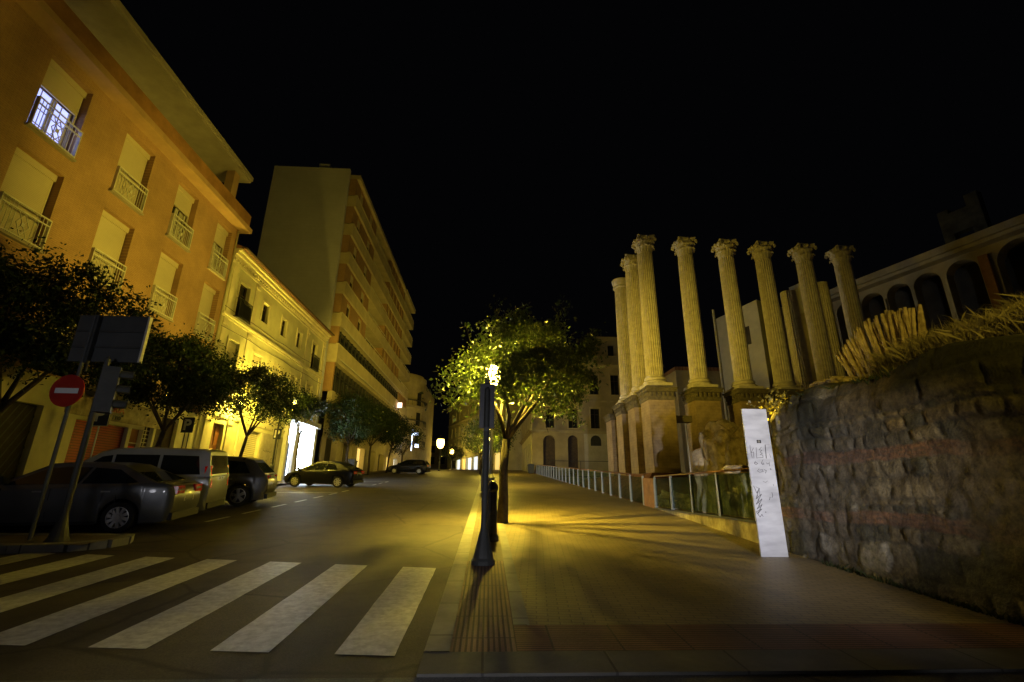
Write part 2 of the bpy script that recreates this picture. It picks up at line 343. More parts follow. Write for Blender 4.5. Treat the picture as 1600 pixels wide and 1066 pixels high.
def wall_holes(mb, fr, u0, u1, v0, v1, holes, depth, w=0.0):
    us = sorted({u0, u1} | {h[0] for h in holes} | {h[2] for h in holes}); us = [u for u in us if u0 <= u <= u1]
    vs = sorted({v0, v1} | {h[1] for h in holes} | {h[3] for h in holes}); vs = [v for v in vs if v0 <= v <= v1]
    for a, b in zip(us[:-1], us[1:]):
        for c, d in zip(vs[:-1], vs[1:]):
            mu, mv = (a + b) / 2, (c + d) / 2
            if any(h[0] < mu < h[2] and h[1] < mv < h[3] for h in holes): continue
            mb.add([fr.P(a, c, w), fr.P(b, c, w), fr.P(b, d, w), fr.P(a, d, w)], [(0, 1, 2, 3)])
    for h in holes:
        a, c, b, d = h
        q = [(a, c), (b, c), (b, d), (a, d)]
        for i in range(4):
            p, r = q[i], q[(i + 1) % 4]
            mb.add([fr.P(p[0], p[1], w), fr.P(r[0], r[1], w), fr.P(r[0], r[1], w - depth), fr.P(p[0], p[1], w - depth)], [(0, 1, 2, 3)])
def fquad(mb, fr, a, c, b, d, w):
    mb.add([fr.P(a, c, w), fr.P(b, c, w), fr.P(b, d, w), fr.P(a, d, w)], [(0, 1, 2, 3)])
# ------------------------------------------------------------------ ground, road, pavements
YB = [78, 82, 86, 90, 95, 100, 105, 110]
def strip(mb, x0, x1, y0, y1, dz=0.0):
    ys = [y0] + [b for b in YB if y0 < b < y1] + [y1]
    for a, b in zip(ys[:-1], ys[1:]):
        mb.add([(x0, a, g(a) + dz), (x1, a, g(a) + dz), (x1, b, g(b) + dz), (x0, b, g(b) + dz)], [(0, 1, 2, 3)])

def site_h(x, y): return 0.35 + 0.12 * noise.noise(Vector((x * 0.5, y * 0.5, 1.0)))
mb = MB()
xs = [-300, -120, -60, -30, 0, 6.10]
ys = [-90, -40, -10, 0, 9, 9.05] + [9.05 + i * 1.5 for i in range(1, 34)] + [60.1, 62, 70, 78, 86, 94, 102, 110, 180, 400]
for i in range(len(xs) - 1):
    for j in range(len(ys) - 1):
        q = [(xs[i], ys[j]), (xs[i + 1], ys[j]), (xs[i + 1], ys[j + 1]), (xs[i], ys[j + 1])]
        mb.add([(x, y, g(y) - 0.3) for x, y in q], [(0, 1, 2, 3)])
xr = [6.10, 8.5, 12, 16, 22, 30, 60, 300]
for i in range(len(xr) - 1):
    for j in range(len(ys) - 1):
        q = [(xr[i], ys[j]), (xr[i + 1], ys[j]), (xr[i + 1], ys[j + 1]), (xr[i], ys[j + 1])]
        ins = 9.04 < (ys[j] + ys[j + 1]) / 2 < 60.1
        mb.add([(x, y, site_h(x, y) if ins else g(y) - 0.3) for x, y in q], [(0, 1, 2, 3)])
mb.add([(6.10, 9.05, -1), (6.10, 60.1, -1), (6.10, 60.1, g(60.1) - 0.3), (6.10, 9.05, g(9.05) - 0.3)], [(0, 1, 2, 3)])
struct('ground', mb, 'soil', fixn=False)

mb = MB(); strip(mb, -17, -0.5, 4.2, 260, RD)
struct('road', mb, 'asphalt', fixn=False)
mb = MB(); strip(mb, -80, 80, -60, 4.2, -0.016)
struct('cross_road', mb, 'cross_asphalt', fixn=False)

mb = MB()
rng = random.Random(5)
def rquad(mb, x0, x1, ya0, ya1, yb0, yb1, dz):
    # worn edge: short segments with a little wobble
    n = 14
    L_ = [(x0 + rng.uniform(-.004, .004), ya0 + (yb0 - ya0) * i / n) for i in range(n + 1)]
    R_ = [(x1 + rng.uniform(-.004, .004), ya1 + (yb1 - ya1) * i / n) for i in range(n + 1)]
    for i in range(n):
        q = [L_[i], R_[i], R_[i + 1], L_[i + 1]]
        mb.add([(x, y, g(y) + dz) for x, y in q], [(0, 1, 2, 3)])
for k in range(8):
    x0 = -1.29 - 1.105 * k; x1 = x0 + 0.53
    near = lambda x: 4.74 - 0.085 * (x + 1.0); far = lambda x: 8.14 - 0.165 * (x + 1.0)
    rquad(mb, x0, x1, near(x0), near(x1), far(x0), far(x1), RD + 0.005)
struct('crosswalk_markings', mb, 'paint', fixn=False)
mb = MB()
for y0 in (13.4, 15.3, 17.25, 19.22, 21.2, 23.2, 25.2, 31.5, 33.4, 35.4):
    rquad(mb, -7.34, -7.22, y0, y0, y0 + 1.15, y0 + 1.15, RD + 0.005)
for y0 in (24.6, 31.6, 36.5):
    n = 6
    for i in range(n):
        xa, xb = -11.8 + i * 0.74, -11.8 + (i + 1) * 0.74
        mb.add([(xa, y0 + 0.2 * (xa + 7.3), g(y0) + RD + 0.2 * S * (xa + 7.3) + 0.005), (xb, y0 + 0.2 * (xb + 7.3), g(y0) + RD + 0.2 * S * (xb + 7.3) + 0.005),
                (xb, y0 + 0.14 + 0.2 * (xb + 7.3), g(y0 + .14) + RD + 0.2 * S * (xb + 7.3) + 0.005), (xa, y0 + 0.14 + 0.2 * (xa + 7.3), g(y0 + .14) + RD + 0.2 * S * (xa + 7.3) + 0.005)], [(0, 1, 2, 3)])
struct('bay_markings', mb, 'paint', fixn=False)

# right pavement
mb = MB()
def kerbstrip(mb, x0, x1, y0, y1, dz, drop):
    strip(mb, x0, x1, y0, y1, dz)
    for x in (x0, x1):
        mb.add([(x, y0, g(y0) + dz - drop), (x, y1 if y1 <= 78 else 78, g(min(y1, 78)) + dz - drop), (x, min(y1, 78), g(min(y1, 78)) + dz), (x, y0, g(y0) + dz)], [(0, 1, 2, 3)])
kerbstrip(mb, -0.5, -0.285, 4.62, 110, 0.012, 0.2)
kerbstrip(mb, 0.30, 0.46, 5.30, 60, 0.004, 0.1)
struct('kerb', mb, 'kerb', fixn=False)
mb = MB(); strip(mb, -0.5, 5.75, 4.2, 4.62, 0.006)
mb.add([(-0.5, 4.2, g(4.2) - .2), (5.75, 4.2, g(4.2) - .2), (5.75, 4.2, g(4.2) + .006), (-0.5, 4.2, g(4.2) + .006)], [(0, 1, 2, 3)])
struct('front_kerb', mb, 'kerb_x', fixn=False)
mb = MB(); strip(mb, 0.46, 6.1, 5.30, 62, 0.0); strip(mb, -0.285, 5.7, 62, 110, 0.0)
struct('pavement', mb, 'paver', fixn=False)
mb = MB(); strip(mb, -0.285, 0.30, 8.35, 62, 0.0)
struct('pavement_edge', mb, 'edge_tile', fixn=False)
mb = MB(); strip(mb, -0.285, 0.30, 4.62, 8.35, 0.0)
struct('tactile_path', mb, 'ribbed_red_y', fixn=False)
mb = MB(); strip(mb, 0.30, 5.75, 4.62, 5.30, 0.0)
struct('tactile_pavement', mb, 'ribbed_red', fixn=False)
# left pavement and the corner island with the signs
mb = MB(); strip(mb, -14.2, -12.25, 10.35, 110, 0.07); strip(mb, -60, -7.05, 9.25, 10.35, 0.07)
struct('left_pavement', mb, 'edge_tile', fixn=False)
mb = MB()
def kerb_run(pts, dz=0.075):
    for (a, b) in zip(pts[:-1], pts[1:]):
        d = Vector((b[0] - a[0], b[1] - a[1], 0)).normalized(); n = Vector((-d.y, d.x, 0)) * 0.11
        q = [(a[0] - n.x, a[1] - n.y), (b[0] - n.x, b[1] - n.y), (b[0] + n.x, b[1] + n.y), (a[0] + n.x, a[1] + n.y)]
        mb.hexa([(x, y, g(y) - 0.3) for x, y in q] + [(x, y, g(y) + dz) for x, y in q])
kerb_run([(-60, 9.2), (-8.2, 9.25), (-7.4, 9.4), (-7.0, 9.75), (-6.95, 10.1), (-7.1, 10.4), (-12.2, 10.4), (-12.2, 110)])
struct('left_kerb', mb, 'kerb', fixn=True)

# ------------------------------------------------------------------ corner apartment house, orange brick
FL = Frame((-14, 0, 0), (0, 1, 0), (1, 0, 0))
b1 = thing('apartment_house', 'orange brick apartment house with cream roller shutters and one lit blue-white window', 'building', (-14, 14, g(14)))
cols = [(8.85, 10.4), (12.1, 13.68), (15.35, 16.88), (18.5, 19.95), (21.65, 23.0)]
rows = [(8.45, 11.15), (11.85, 14.55)]
holes = [(a, c, b, d) for a, b in cols for c, d in rows]
mb = MB(); wall_holes(mb, FL, 4.0, 23.5, 7.35, 14.95, holes, 0.30)
mb.add([FL.P(4, 7.35, 0), FL.P(23.5, 7.35, 0), FL.P(23.5, 7.35, -0.9), FL.P(4, 7.35, -0.9)], [(0, 1, 2, 3)])
mb.add([FL.P(23.5, 4, 0), FL.P(23.5, 15, 0), FL.P(23.5, 15, -10), FL.P(23.5, 4, -10)], [(0, 1, 2, 3)])
mb.add([FL.P(4, 0, 0), FL.P(4, 15, 0), FL.P(4, 15, -10), FL.P(4, 0, -10)], [(0, 1, 2, 3)])
mb.build('facade', 'orange', b1, world=True, fixn=False)
mb = MB(); mb.fbox(FL, 4.1, 23.4, 0, 14.9, -10, -0.92); mb.build('rear_wall', 'orange_plain', b1, world=True)
def railing(u0, u1, v0, parent, w=0.10, h=1.02, orn=True):
    m = MB()
    for v in (v0 + 0.04, v0 + h * 0.80, v0 + h): m.fbox(FL, u0, u1, v - 0.02, v + 0.02, w - 0.02, w + 0.02)
    n = 13
    for i in range(n + 1):
        u = u0 + (u1 - u0) * i / n
        if orn and abs(i - n / 2) < 2.2: continue
        m.fbox(FL, u - 0.008, u + 0.008, v0, v0 + h, w - 0.008, w + 0.008)
    for u in (u0, u1):
        m.fbox(FL, u - 0.016, u + 0.016, v0, v0 + h + .02, 0.0, w + 0.02)
    if orn:
        cu, cv, r = (u0 + u1) / 2, v0 + h * 0.42, 0.2
        m.ribbon(FL, [(cu - r, cv), (cu, cv + r * 1.7), (cu + r, cv), (cu, cv - r * 1.7), (cu - r, cv)], 0.02, w - 0.01, w + 0.012)
        m.ribbon(FL, [(cu - r, cv - r * 1.7), (cu + r, cv + r * 1.7)], 0.014, w - 0.012, w + 0.008)
        m.ribbon(FL, [(cu + r, cv - r * 1.7), (cu - r, cv + r * 1.7)], 0.014, w - 0.008, w + 0.014)
        m.fbox(FL, cu - .05, cu + .05, cv - .06, cv + .06, w - .014, w + .018)
    return m.build('railing', 'white_metal', parent, world=True)
for ci, (a, b) in enumerate(cols):
    for ri, (c, d) in enumerate(rows):
        lit = ci == 1 and ri == 1
        half = ri == 1 and ci in (3, 4)
        sv = c + 1.72 if lit else (c + 1.75 if half else c + 0.03)
        m = MB()   # frame round the opening
        m.fbox(FL, a, b, d - 0.22, d, -0.32, -0.2)
        for u in (a + .03, b - .09): m.fbox(FL, u, u + .06, c, d - .22, -0.30, -0.25)
        win = m.build('window', 'shutter', b1, world=True)
        m = MB(); m.fbox(FL, a + .09, b - .09, sv, d - .22, -0.29, -0.255)
        m.fbox(FL, a + .09, b - .09, sv - .05, sv, -0.295, -0.24); m.build('shutter', 'shutter', win, world=True)
        if lit or half:
            m = MB(); m.fbox(FL, a + .09, b - .09, c + .02, sv - .05, -0.42, -0.40)
            m.build('glass', 'lit_curtain' if lit else 'window_glass', win, world=True)
            m = MB()
            cu = (a + b) / 2 + (0.05 if lit else 0)
            for u in (a + .12, cu - .05, cu + .05, b - .15): m.fbox(FL, u - .028, u + .028, c, sv - .05, -0.395, -0.345)
            for v in (c + .5, c + 1.0): m.fbox(FL, a + .12, b - .12, v - .012, v + .012, -0.39, -0.36)
            for u in (a + .42, b - .45): m.fbox(FL, u - .01, u + .01, c, sv - .05, -0.388, -0.362)
            m.build('frame', 'white_metal' if half else 'grey_wall', win, world=True)
            if half:
                m = MB(); m.fbox(FL, a + .2, a + .5, c, sv - .05, -0.399, -0.397); m.fbox(FL, b - .5, b - .2, c, sv - .05, -0.399, -0.397); m.build('curtain', 'curtain', win, world=True)
        m = MB(); m.fbox(FL, a - .06, b + .06, c - .07, c, -0.3, 0.14); m.build('sill', 'soffit', win, world=True)
        railing(a + .02, b - .02, c + .01, win)
# cornice, parapet, set-back attic and overhanging roof
mb = MB(); mb.fbox(FL, 4.0, 23.75, 14.95, 15.2, -0.2, 0.6); mb.build('cornice', 'orange_plain', b1, world=True)
mb = MB(); mb.fbox(FL, 4.0, 23.6, 15.2, 15.95, 0.30, 0.48); mb.fbox(FL, 23.42, 23.6, 15.2, 15.95, -2.6, 0.30); mb.build('parapet', 'brown_parapet', b1, world=True)
mb = MB(); wall_holes(mb, FL, 4.0, 23.2, 15.2, 18.2, [(7, 15.6, 8.6, 17.9), (12.2, 15.6, 13.6, 17.9), (16.6, 15.6, 17.8, 17.9), (20.2, 15.6, 21.6, 17.9)], 0.3, -2.3)
mb.add([FL.P(23.2, 15.2, -2.3), FL.P(23.2, 18.2, -2.3), FL.P(23.2, 18.2, -9), FL.P(23.2, 15.2, -9)], [(0, 1, 2, 3)])
mb.build('attic_wall', 'orange_plain', b1, world=True, fixn=False)
mb = MB(); mb.fbox(FL, 4.2, 23.1, 15.2, 18.15, -9, -2.55); mb.build('attic_recess', 'recess_shade', b1, world=True)
mb = MB()
for u in (22.6,): mb.fbox(FL, u, u + .5, 15.2, 18.2, -0.75, -0.3)
mb.build('pillar', 'orange_plain', b1, world=True)
mb = MB(); mb.fbox(FL, 4.0, 23.7, 18.2, 18.48, -9.5, 0.02); mb.build('roof', 'soffit', b1, world=True)
mb = MB(); mb.fbox(FL, 4.0, 23.72, 18.32, 18.56, 0.02, 0.10); mb.build('gutter', 'soffit', b1, world=True)
# recessed first floor
mb = MB(); wall_holes(mb, FL, 4.0, 23.5, 4.9, 7.35, [(a, 5.1, b, 7.1) for a, b in cols], 0.2, -0.6); mb.build('first_floor_wall', 'orange_plain', b1, world=True, fixn=False)
for a, b in cols:
    m = MB(); m.fbox(FL, a, b, 5.1, 7.1, -.86, -.8); wi = m.build('window', 'window_glass', b1, world=True)
    m = MB(); m.fbox(FL, a, b, 6.2, 7.1, -.76, -.72)
    for u in (a, (a + b) / 2 - .03, b - .06): m.fbox(FL, u, u + .06, 5.1, 7.1, -.79, -.74)
    m.build('shutter', 'shutter', wi, world=True)
# ground floor
gh = [(4.6, 0.3, 15.45, 3.95), (16.75, .5, 19.2, 3.72), (19.38, .6, 20.02, 3.72), (20.06, .6, 20.62, 4.0), (20.75, .6, 22.1, 4.42)]
mb = MB(); wall_holes(mb, FL, 4.0, 23.5, 0.0, 4.9, gh, 0.25, -0.03)
mb.add([FL.P(4, 4.9, -0.03), FL.P(23.5, 4.9, -0.03), FL.P(23.5, 4.9, -0.9), FL.P(4, 4.9, -0.9)], [(0, 1, 2, 3)])
mb.build('shopfront_wall', 'cream', b1, world=True, fixn=False)
mb = MB(); mb.fbox(FL, 16.2, 20.9, 3.86, 4.6, -0.028, 0.02); fa = mb.build('fascia', 'concrete', b1, world=True)
text_part('ERIA', 0.36, FL, 17.98, 4.18, 0.021, 'shutter_red', fa, ext=0.012, bold=0.012)
text_part('rro"', 0.30, FL, 18.2, 3.92, 0.021, 'ink', fa, ext=0.012, bold=0.01)
mb = MB(); mb.fbox(FL, 4.6, 15.45, 0.2, 3.95, -.28, -.24)
lt = mb.build('shop_shutter', 'recess_shade', b1, world=True)
mb = MB()
n = 46
for i in range(n):
    u = 4.6 + (15.45 - 4.6) * i / n
    for sgn in (1, -1):
        a = max(4.6, min(15.45, u)); du = 3.3 * 0.55
        p, q = (u, .3), (u + sgn * du, 3.95)
        if sgn * du + u > 15.45: q = (15.45, .3 + (15.45 - u) / du * 3.65)
        if sgn * du + u < 4.6: q = (4.6, .3 + (u - 4.6) / du * 3.65)
        mb.ribbon(FL, [p, q], 0.035, -.235 + (.006 if sgn > 0 else 0), -.225 + (.006 if sgn > 0 else 0))
mb.build('lattice', 'iron_green', lt, world=True)
mb = MB(); mb.fbox(FL, 16.75, 19.2, .4, 3.72, -.24, -.18); mb.build('roller_door', 'shutter_red', b1, world=True)
mb = MB(); mb.fbox(FL, 19.38, 20.02, .5, 3.72, -.24, -.2); wd = mb.build('shop_window', 'brown_parapet', b1, world=True)
mb = MB(); mb.fbox(FL, 19.48, 19.95, 2.75, 3.05, -.199, -.19); mb.build('poster', 'poster_red', wd, world=True)
mb = MB(); mb.fbox(FL, 19.38, 20.02, 3.16, 3.20, -.199, -.15); mb.fbox(FL, 19.38, 19.42, .6, 3.72, -.199, -.15); mb.build('frame', 'white_metal', wd, world=True)
mb = MB(); mb.fbox(FL, 20.06, 20.62, .5, 4.0, -.24, -.2); dg = mb.build('side_door', 'dark_wood', b1, world=True)
mb = MB()
for i in range(9): mb.fbox(FL, 20.1, 20.58, 2.6 + i * .16, 2.63 + i * .16, -.18, -.16)
for u in (20.1, 20.34, 20.56): mb.fbox(FL, u, u + .025, 2.6, 3.95, -.158, -.14)
mb.build('grille', 'white_metal', dg, world=True)
mb = MB(); mb.fbox(FL, 20.75, 22.1, .5, 4.42, -.24, -.2)
gd = mb.build('garage_door', 'dark_wood', b1, world=True)
mb = MB()
for v in (1.6, 2.6, 3.6): mb.fbox(FL, 20.8, 22.05, v - .02, v + .02, -.199, -.185)
mb.build('panel', 'iron', gd, world=True)
# drain pipe at the joint
mb = MB(); mb.tube([FL.P(23.38, 1.3, 0.08), FL.P(23.38, 14.9, 0.08)], 0.05, 8); mb.build('drainpipe', 'cream', b1, world=True, smooth=True)

# ------------------------------------------------------------------ two-storey yellow house
b2 = thing('town_house', 'pale yellow two-storey house with moulded eaves, brightly lit by street lamps', 'building', (-14, 31, g(31)))
yw = [(24.65, 10.42, 25.75, 12.5), (27.5, 11.22, 28.35, 12.42), (30.3, 11.22, 31.12, 12.42), (32.98, 11.22, 33.82, 12.42), (36.1, 10.42, 37.1, 12.5)]
yl = [(24.62, 6.5, 25.7, 9.12), (27.4, 6.5, 28.45, 9.12), (30.2, 6.5, 31.25, 9.12), (32.9, 6.5, 33.9, 9.12), (35.95, 6.5, 37.1, 9.12)]
yg = [(24.78, .8, 25.8, 4.68), (28.25, 1.0, 30.0, 4.72), (33.55, 1.4, 38.55, 6.15)]
mb = MB(); wall_holes(mb, FL, 23.5, 38.88, 0, 14.0, yw + yl + yg, 0.26)
mb.build('facade', 'cream', b2, world=True, fixn=False)
mb = MB(); mb.fbox(FL, 23.52, 38.86, 0, 13.9, -9, -1.2); mb.build('rear_wall', 'cream', b2, world=True)
mb = MB()
for v0, v1, w in ((10.05, 10.18, .07), (10.18, 10.32, .12), (13.15, 13.3, .06), (13.45, 13.62, .12), (13.62, 13.80, .24), (13.80, 13.92, .38), (5.0, 5.15, .08), (6.2, 6.32, .06)):
    if v0 in (5.0, 6.2): mb.fbox(FL, 23.5, 33.4, v0, v1, 0.0, w)
    else: mb.fbox(FL, 23.5, 38.88, v0, v1, 0.0, w)
n = 52
for i in range(n):
    u = 23.6 + i * (38.7 - 23.6) / n; mb.fbox(FL, u, u + .14, 13.30, 13.45, .002, .13)
mb.build('moulding', 'cream_trim', b2, world=True)
for u in (23.75, 26.35, 34.7, 38.3):
    m = MB(); m.fbox(FL, u, u + .42, 5.2, 10.04, 0, .05); m.fbox(FL, u, u + .42, 10.33, 13.14, 0, .05); m.fbox(FL, u - .04, u + .46, 9.7, 9.85, .0, .09); m.fbox(FL, u - .04, u + .46, 12.8, 12.95, 0, .09)
    m.build('pilaster', 'cream_trim', b2, world=True)
for u in (23.9, 26.0, 27.2): 
    m = MB(); m.fbox(FL, u, u + .5, 1.0, 4.95, 0, .07); m.fbox(FL, u - .05, u + .55, 4.7, 4.9, .0, .11); m.build('pilaster', 'cream_trim', b2, world=True)
for (a, c, b, d) in yw + yl:
    m = MB(); m.fbox(FL, a, b, c, d, -.27, -.24); wi = m.build('window', 'window_glass', b2, world=True)
    m = MB()
    for u in (a, (a + b) / 2 - .03, b - .06): m.fbox(FL, u, u + .06, c, d, -.235, -.17)
    for v in (c, d - .07, c + (d - c) * .7): m.fbox(FL, a + .06, b - .06, v, v + .06, -.235, -.175)
    m.build('frame', 'dark_wood', wi, world=True)
    m = MB(); m.fbox(FL, a - .14, a, c, d + .14, 0, .045); m.fbox(FL, b, b + .14, c, d + .14, 0, .045); m.fbox(FL, a, b, d, d + .14, 0, .045); m.build('surround', 'cream_trim', wi, world=True)
    if d < 9.5:
        m = MB(); m.fbox(FL, a + .02, b - .02, c + .3, d - .05, -.15, -.12); m.build('blind', 'shutter', wi, world=True)
    if c in (10.42, 6.5):
        m = MB(); h = 1.0; mb2 = m
        m.fbox(FL, a - .12, b + .12, c - .1, c - .02, .0, .32)
        for i in range(12):
            u = a - .1 + (b - a + .2) * i / 11; m.fbox(FL, u - .012, u + .012, c - .02, c + h, .27, .294)
        for v in (c + .05, c + h): m.fbox(FL, a - .12, b + .12, v, v + .03, .265, .30)
        for u in (a - .12, b + .09):
            m.fbox(FL, u, u + .03, c + h, c + h + .03, 0.0, .265)
        m.fbox(FL, a - .08, b + .08, c + .1, c + .85, .262, .264)
        m.build('balcony', 'iron', wi, world=True)
mb = MB()
mb.hexa([FL.P(23.5, 13.92, .55), FL.P(38.88, 13.92, .55), FL.P(38.88, 13.92, -4.6), FL.P(23.5, 13.92, -4.6), FL.P(23.5, 14.0, .58), FL.P(38.88, 14.0, .58), FL.P(38.88, 15.7, -4.6), FL.P(23.5, 15.7, -4.6)])
mb.build('roof', 'roof_tile', b2, world=True)
mb = MB(); mb.tube([FL.P(23.5, 13.95, .62), FL.P(38.8, 13.95, .62)], 0.06, 8); mb.build('gutter', 'dark_wood', b2, world=True)
mb = MB(); mb.fbox(FL, 24.78, 25.8, .7, 4.68, -.25, -.2); dr = mb.build('door', 'wood', b2, world=True)
mb = MB()
for u in (24.86, 25.36):
    for v0, v1 in ((1.4, 2.4), (2.5, 3.5), (3.6, 4.5)): mb.fbox(FL, u, u + .36, v0, v1, -.2, -.17)
mb.build('panel', 'wood', dr, world=True)
mb = MB(); mb.fbox(FL, 28.25, 30.0, .9, 4.72, -.25, -.2); rs = mb.build('roller_shutter', 'shutter_cream', b2, world=True)
def scribble(seed, u, v, du, dv, n):
    r = random.Random(seed); return [(u + du * i / n + r.uniform(-.05, .05), v + dv * r.uniform(-1, 1)) for i in range(n + 1)]
mb = MB(); mb.ribbon(FL, scribble(1, 28.55, 3.0, 1.0, .14, 14), .02, -.199, -.194); mb.ribbon(FL, scribble(2, 28.5, 2.62, .8, .07, 9), .015, -.199, -.194); mb.build('graffiti', 'ink', rs, world=True)
mb = MB(); mb.fbox(FL, 30.15, 33.3, 1.0, 4.75, .0, .03); gw = mb.build('panelled_wall', 'grey_wall', b2, world=True)
mb = MB(); mb.ribbon(FL, scribble(3, 30.6, 3.7, 1.1, .1, 8), .02, .031, .035)
for cu, cv, r_ in ((30.75, 2.95, .16), (31.2, 3.0, .13), (30.7, 2.5, .17), (31.15, 2.42, .2), (31.9, 3.15, .12)):
    mb.ribbon(FL, [(cu + r_ * math.cos(t * .7), cv + r_ * 1.3 * math.sin(t * .7)) for t in range(9)], .022, .031, .035)
mb.ribbon(FL, scribble(4, 30.6, 2.72, .8, .2, 9), .03, .031, .035)
mb.build('graffiti', 'ink', gw, world=True)
# cables strung along the front
for k, (va, vb, w_) in enumerate(((10.62, 10.75, .06), (9.55, 9.7, .07), (5.35, 5.5, .09))):
    m = MB(); m.tube([FL.P(23.6 + i * 1.52, va + (vb - va) * i / 10 - .05 * math.sin(i * 2.1 + k), w_) for i in range(11)], .014, 5); m.build('cable', 'ink', b2, world=True)
# the white-lit shop
mb = MB(); mb.fbox(FL, 33.2, 38.8, 6.0, 6.35, .0, .55); mb.fbox(FL, 33.2, 33.5, 1.4, 6.0, 0, .3); mb.fbox(FL, 34.75, 35.3, 1.4, 6.0, 0, .24); mb.fbox(FL, 38.3, 38.8, 1.4, 6.0, 0, .3)
mb.build('shop_portal', 'sign_white', b2, world=True)
mb = MB(); mb.fbox(FL, 33.55, 38.5, 1.5, 6.1, -.26, -.2); sh = mb.build('shop_window', 'shop_dim', b2, world=True)
mb = MB(); mb.fbox(FL, 35.6, 38.2, 2.2, 5.9, -.19, -.1); mb.build('light_panel', 'shop_light', sh, world=True)
mb = MB(); mb.fbox(FL, 33.7, 34.6, 4.6, 5.9, -.19, -.1); mb.build('light_panel', 'shop_light', sh, world=True)
mb = MB()
for u in (33.6, 34.65): mb.fbox(FL, u, u + .06, 1.5, 4.5, -.19, -.08)
mb.fbox(FL, 33.6, 34.7, 4.45, 4.53, -.19, -.08); mb.build('frame', 'iron', sh, world=True)

# ------------------------------------------------------------------ tall apartment block
FT = Frame((-13.3, 0, 0), (0, 1, 0), (1, 0, 0))
b3 = thing('apartment_block', 'tall apartment block with blank party wall and long pale balcony bands over brown brick', 'building', (-15, 58, g(58)))
mb = MB(); mb.box(-21.15, -13.98, 39.0, 39.4, 0, 31.0); mb.build('party_wall', 'party', b3, world=True)
mb = MB(); mb.box(-21.1, -14.75, 39.4, 77, 0, 30.6); mb.build('rear_wall', 'brown_brick', b3, world=True)
mb = MB(); mb.box(-19.4, -18.4, 42, 43, 30.6, 32.6); mb.box(-17.2, -16.2, 39.6, 41, 31.0, 31.9); mb.build('chimney', 'party', b3, world=True)
bands = [(27.4, 28.6), (24.3, 25.5), (21.3, 22.45), (18.3, 19.45), (15.2, 16.45), (11.9, 13.55), (8.4, 9.3)]
for lo, hi in bands:
    m = MB(); m.fbox(FT, 39.9, 77, lo, hi, -1.5 if hi > 10 else -.4, 0.0); m.fbox(FT, 39.9, 77, hi, hi + .07, -.22, .05)
    m.build('balcony_band', 'band', b3, world=True)
mb = MB(); mb.fbox(FT, 39.9, 77.2, 30.5, 30.95, -1.5, 0.12); mb.build('roof_edge', 'band', b3, world=True)
mb = MB(); mb.fbox(FT, 68, 77.1, 30.95, 31.05, -.3, .16); mb.build('roof_rail', 'white_metal', b3, world=True)
levels = [(28.67, 30.5), (25.57, 27.4), (22.52, 24.3), (19.52, 21.3), (16.52, 18.3)]
for lo, hi in levels:
    s1 = [(41.6, lo + .1, 42.9, hi - .12), (45.6, lo + .1, 47.0, hi - .12)]
    s2 = [(58.2, lo, 59.0, hi - .1), (60.2, lo, 61.0, hi - .1), (62.4, lo, 63.4, hi - .1), (64.8, lo, 65.6, hi - .1), (66.6, lo, 67.3, hi - .1)]
    for ua, ub, sh_ in ((39.9, 48.6, s1), (57.2, 68.4, s2)):
        m = MB(); wall_holes(m, FT, ua, ub, lo, hi, sh_, .2, -.2)
        for u in (ua + .04, ub):
            m.add([FT.P(u, lo, -.2), FT.P(u, hi, -.2), FT.P(u, hi, -1.45), FT.P(u, lo, -1.45)], [(0, 1, 2, 3)])
        m.build('brick_panel', 'brown_brick', b3, world=True, fixn=False)
    m = MB(); m.fbox(FT, 39.905, 39.93, lo, hi, -1.45, -.205); m.build('corner_panel', 'brown_brick_x', b3, world=True)
    for (a, c, b, d) in s1 + s2:
        m = MB(); m.fbox(FT, a, b, c, d, -.42, -.38); w_ = m.build('window', 'window_glass', b3, world=True)
        m = MB(); r_ = random.Random(int(a * 10 + c * 7)); hh = r_.choice([.2, .45, .8]) * (d - c)
        m.fbox(FT, a, b, d - hh, d, -.37, -.33); m.fbox(FT, a, a + .05, c, d - hh, -.37, -.33); m.fbox(FT, b - .05, b, c, d - hh, -.37, -.33); m.build('blind', 'shutter', w_, world=True)
    for a, b in ((48.6, 57.2), (68.4, 77)):
        m = MB(); m.fbox(FT, a, b, lo, hi, -1.44, -1.40); lg = m.build('loggia', 'recess_shade', b3, world=True)
        m = MB(); m.fbox(FT, a, b, lo + .35, lo + .40, -.1, -.05)
        for i in range(5): u = a + (b - a) * i / 4; m.fbox(FT, u - .02, u + .02, lo, lo + .35, -.09, -.05)
        m.build('rail', 'white_metal', lg, world=True)
for lo, hi in ((13.62, 15.2), (9.37, 11.9)):
    m = MB(); m.fbox(FT, 40.3, 70, lo, hi, -.6, -.5); gl = m.build('glazing', 'window_glass', b3, world=True)
    m = MB()
    for i in range(24): u = 40.3 + 29.7 * i / 23; m.fbox(FT, u - .04, u + .04, lo, hi, -.49, -.40)
    m.fbox(FT, 40.3, 70, (lo + hi) / 2 + .4, (lo + hi) / 2 + .46, -.39, -.34)
    m.build('mullion', 'iron', gl, world=True)
    m = MB(); m.fbox(FT, 40.0, 40.3, lo, hi, -1.4, -.15); m.build('corner_panel', 'brown_brick_x', b3, world=True); m = MB(); m.fbox(FT, 70, 77, lo, hi, -1.4, -.25); m.build('brick_panel', 'brown_brick', b3, world=True)
mb = MB(); mb.tube([FT.P(40.0, 12.1, .35), FT.P(70, 12.1, .35)], .04, 6); mb.tube([FT.P(40.0, 15.0, .3), FT.P(70, 15.0, .3)], .04, 6); mb.build('awning_bar', 'white_metal', b3, world=True)
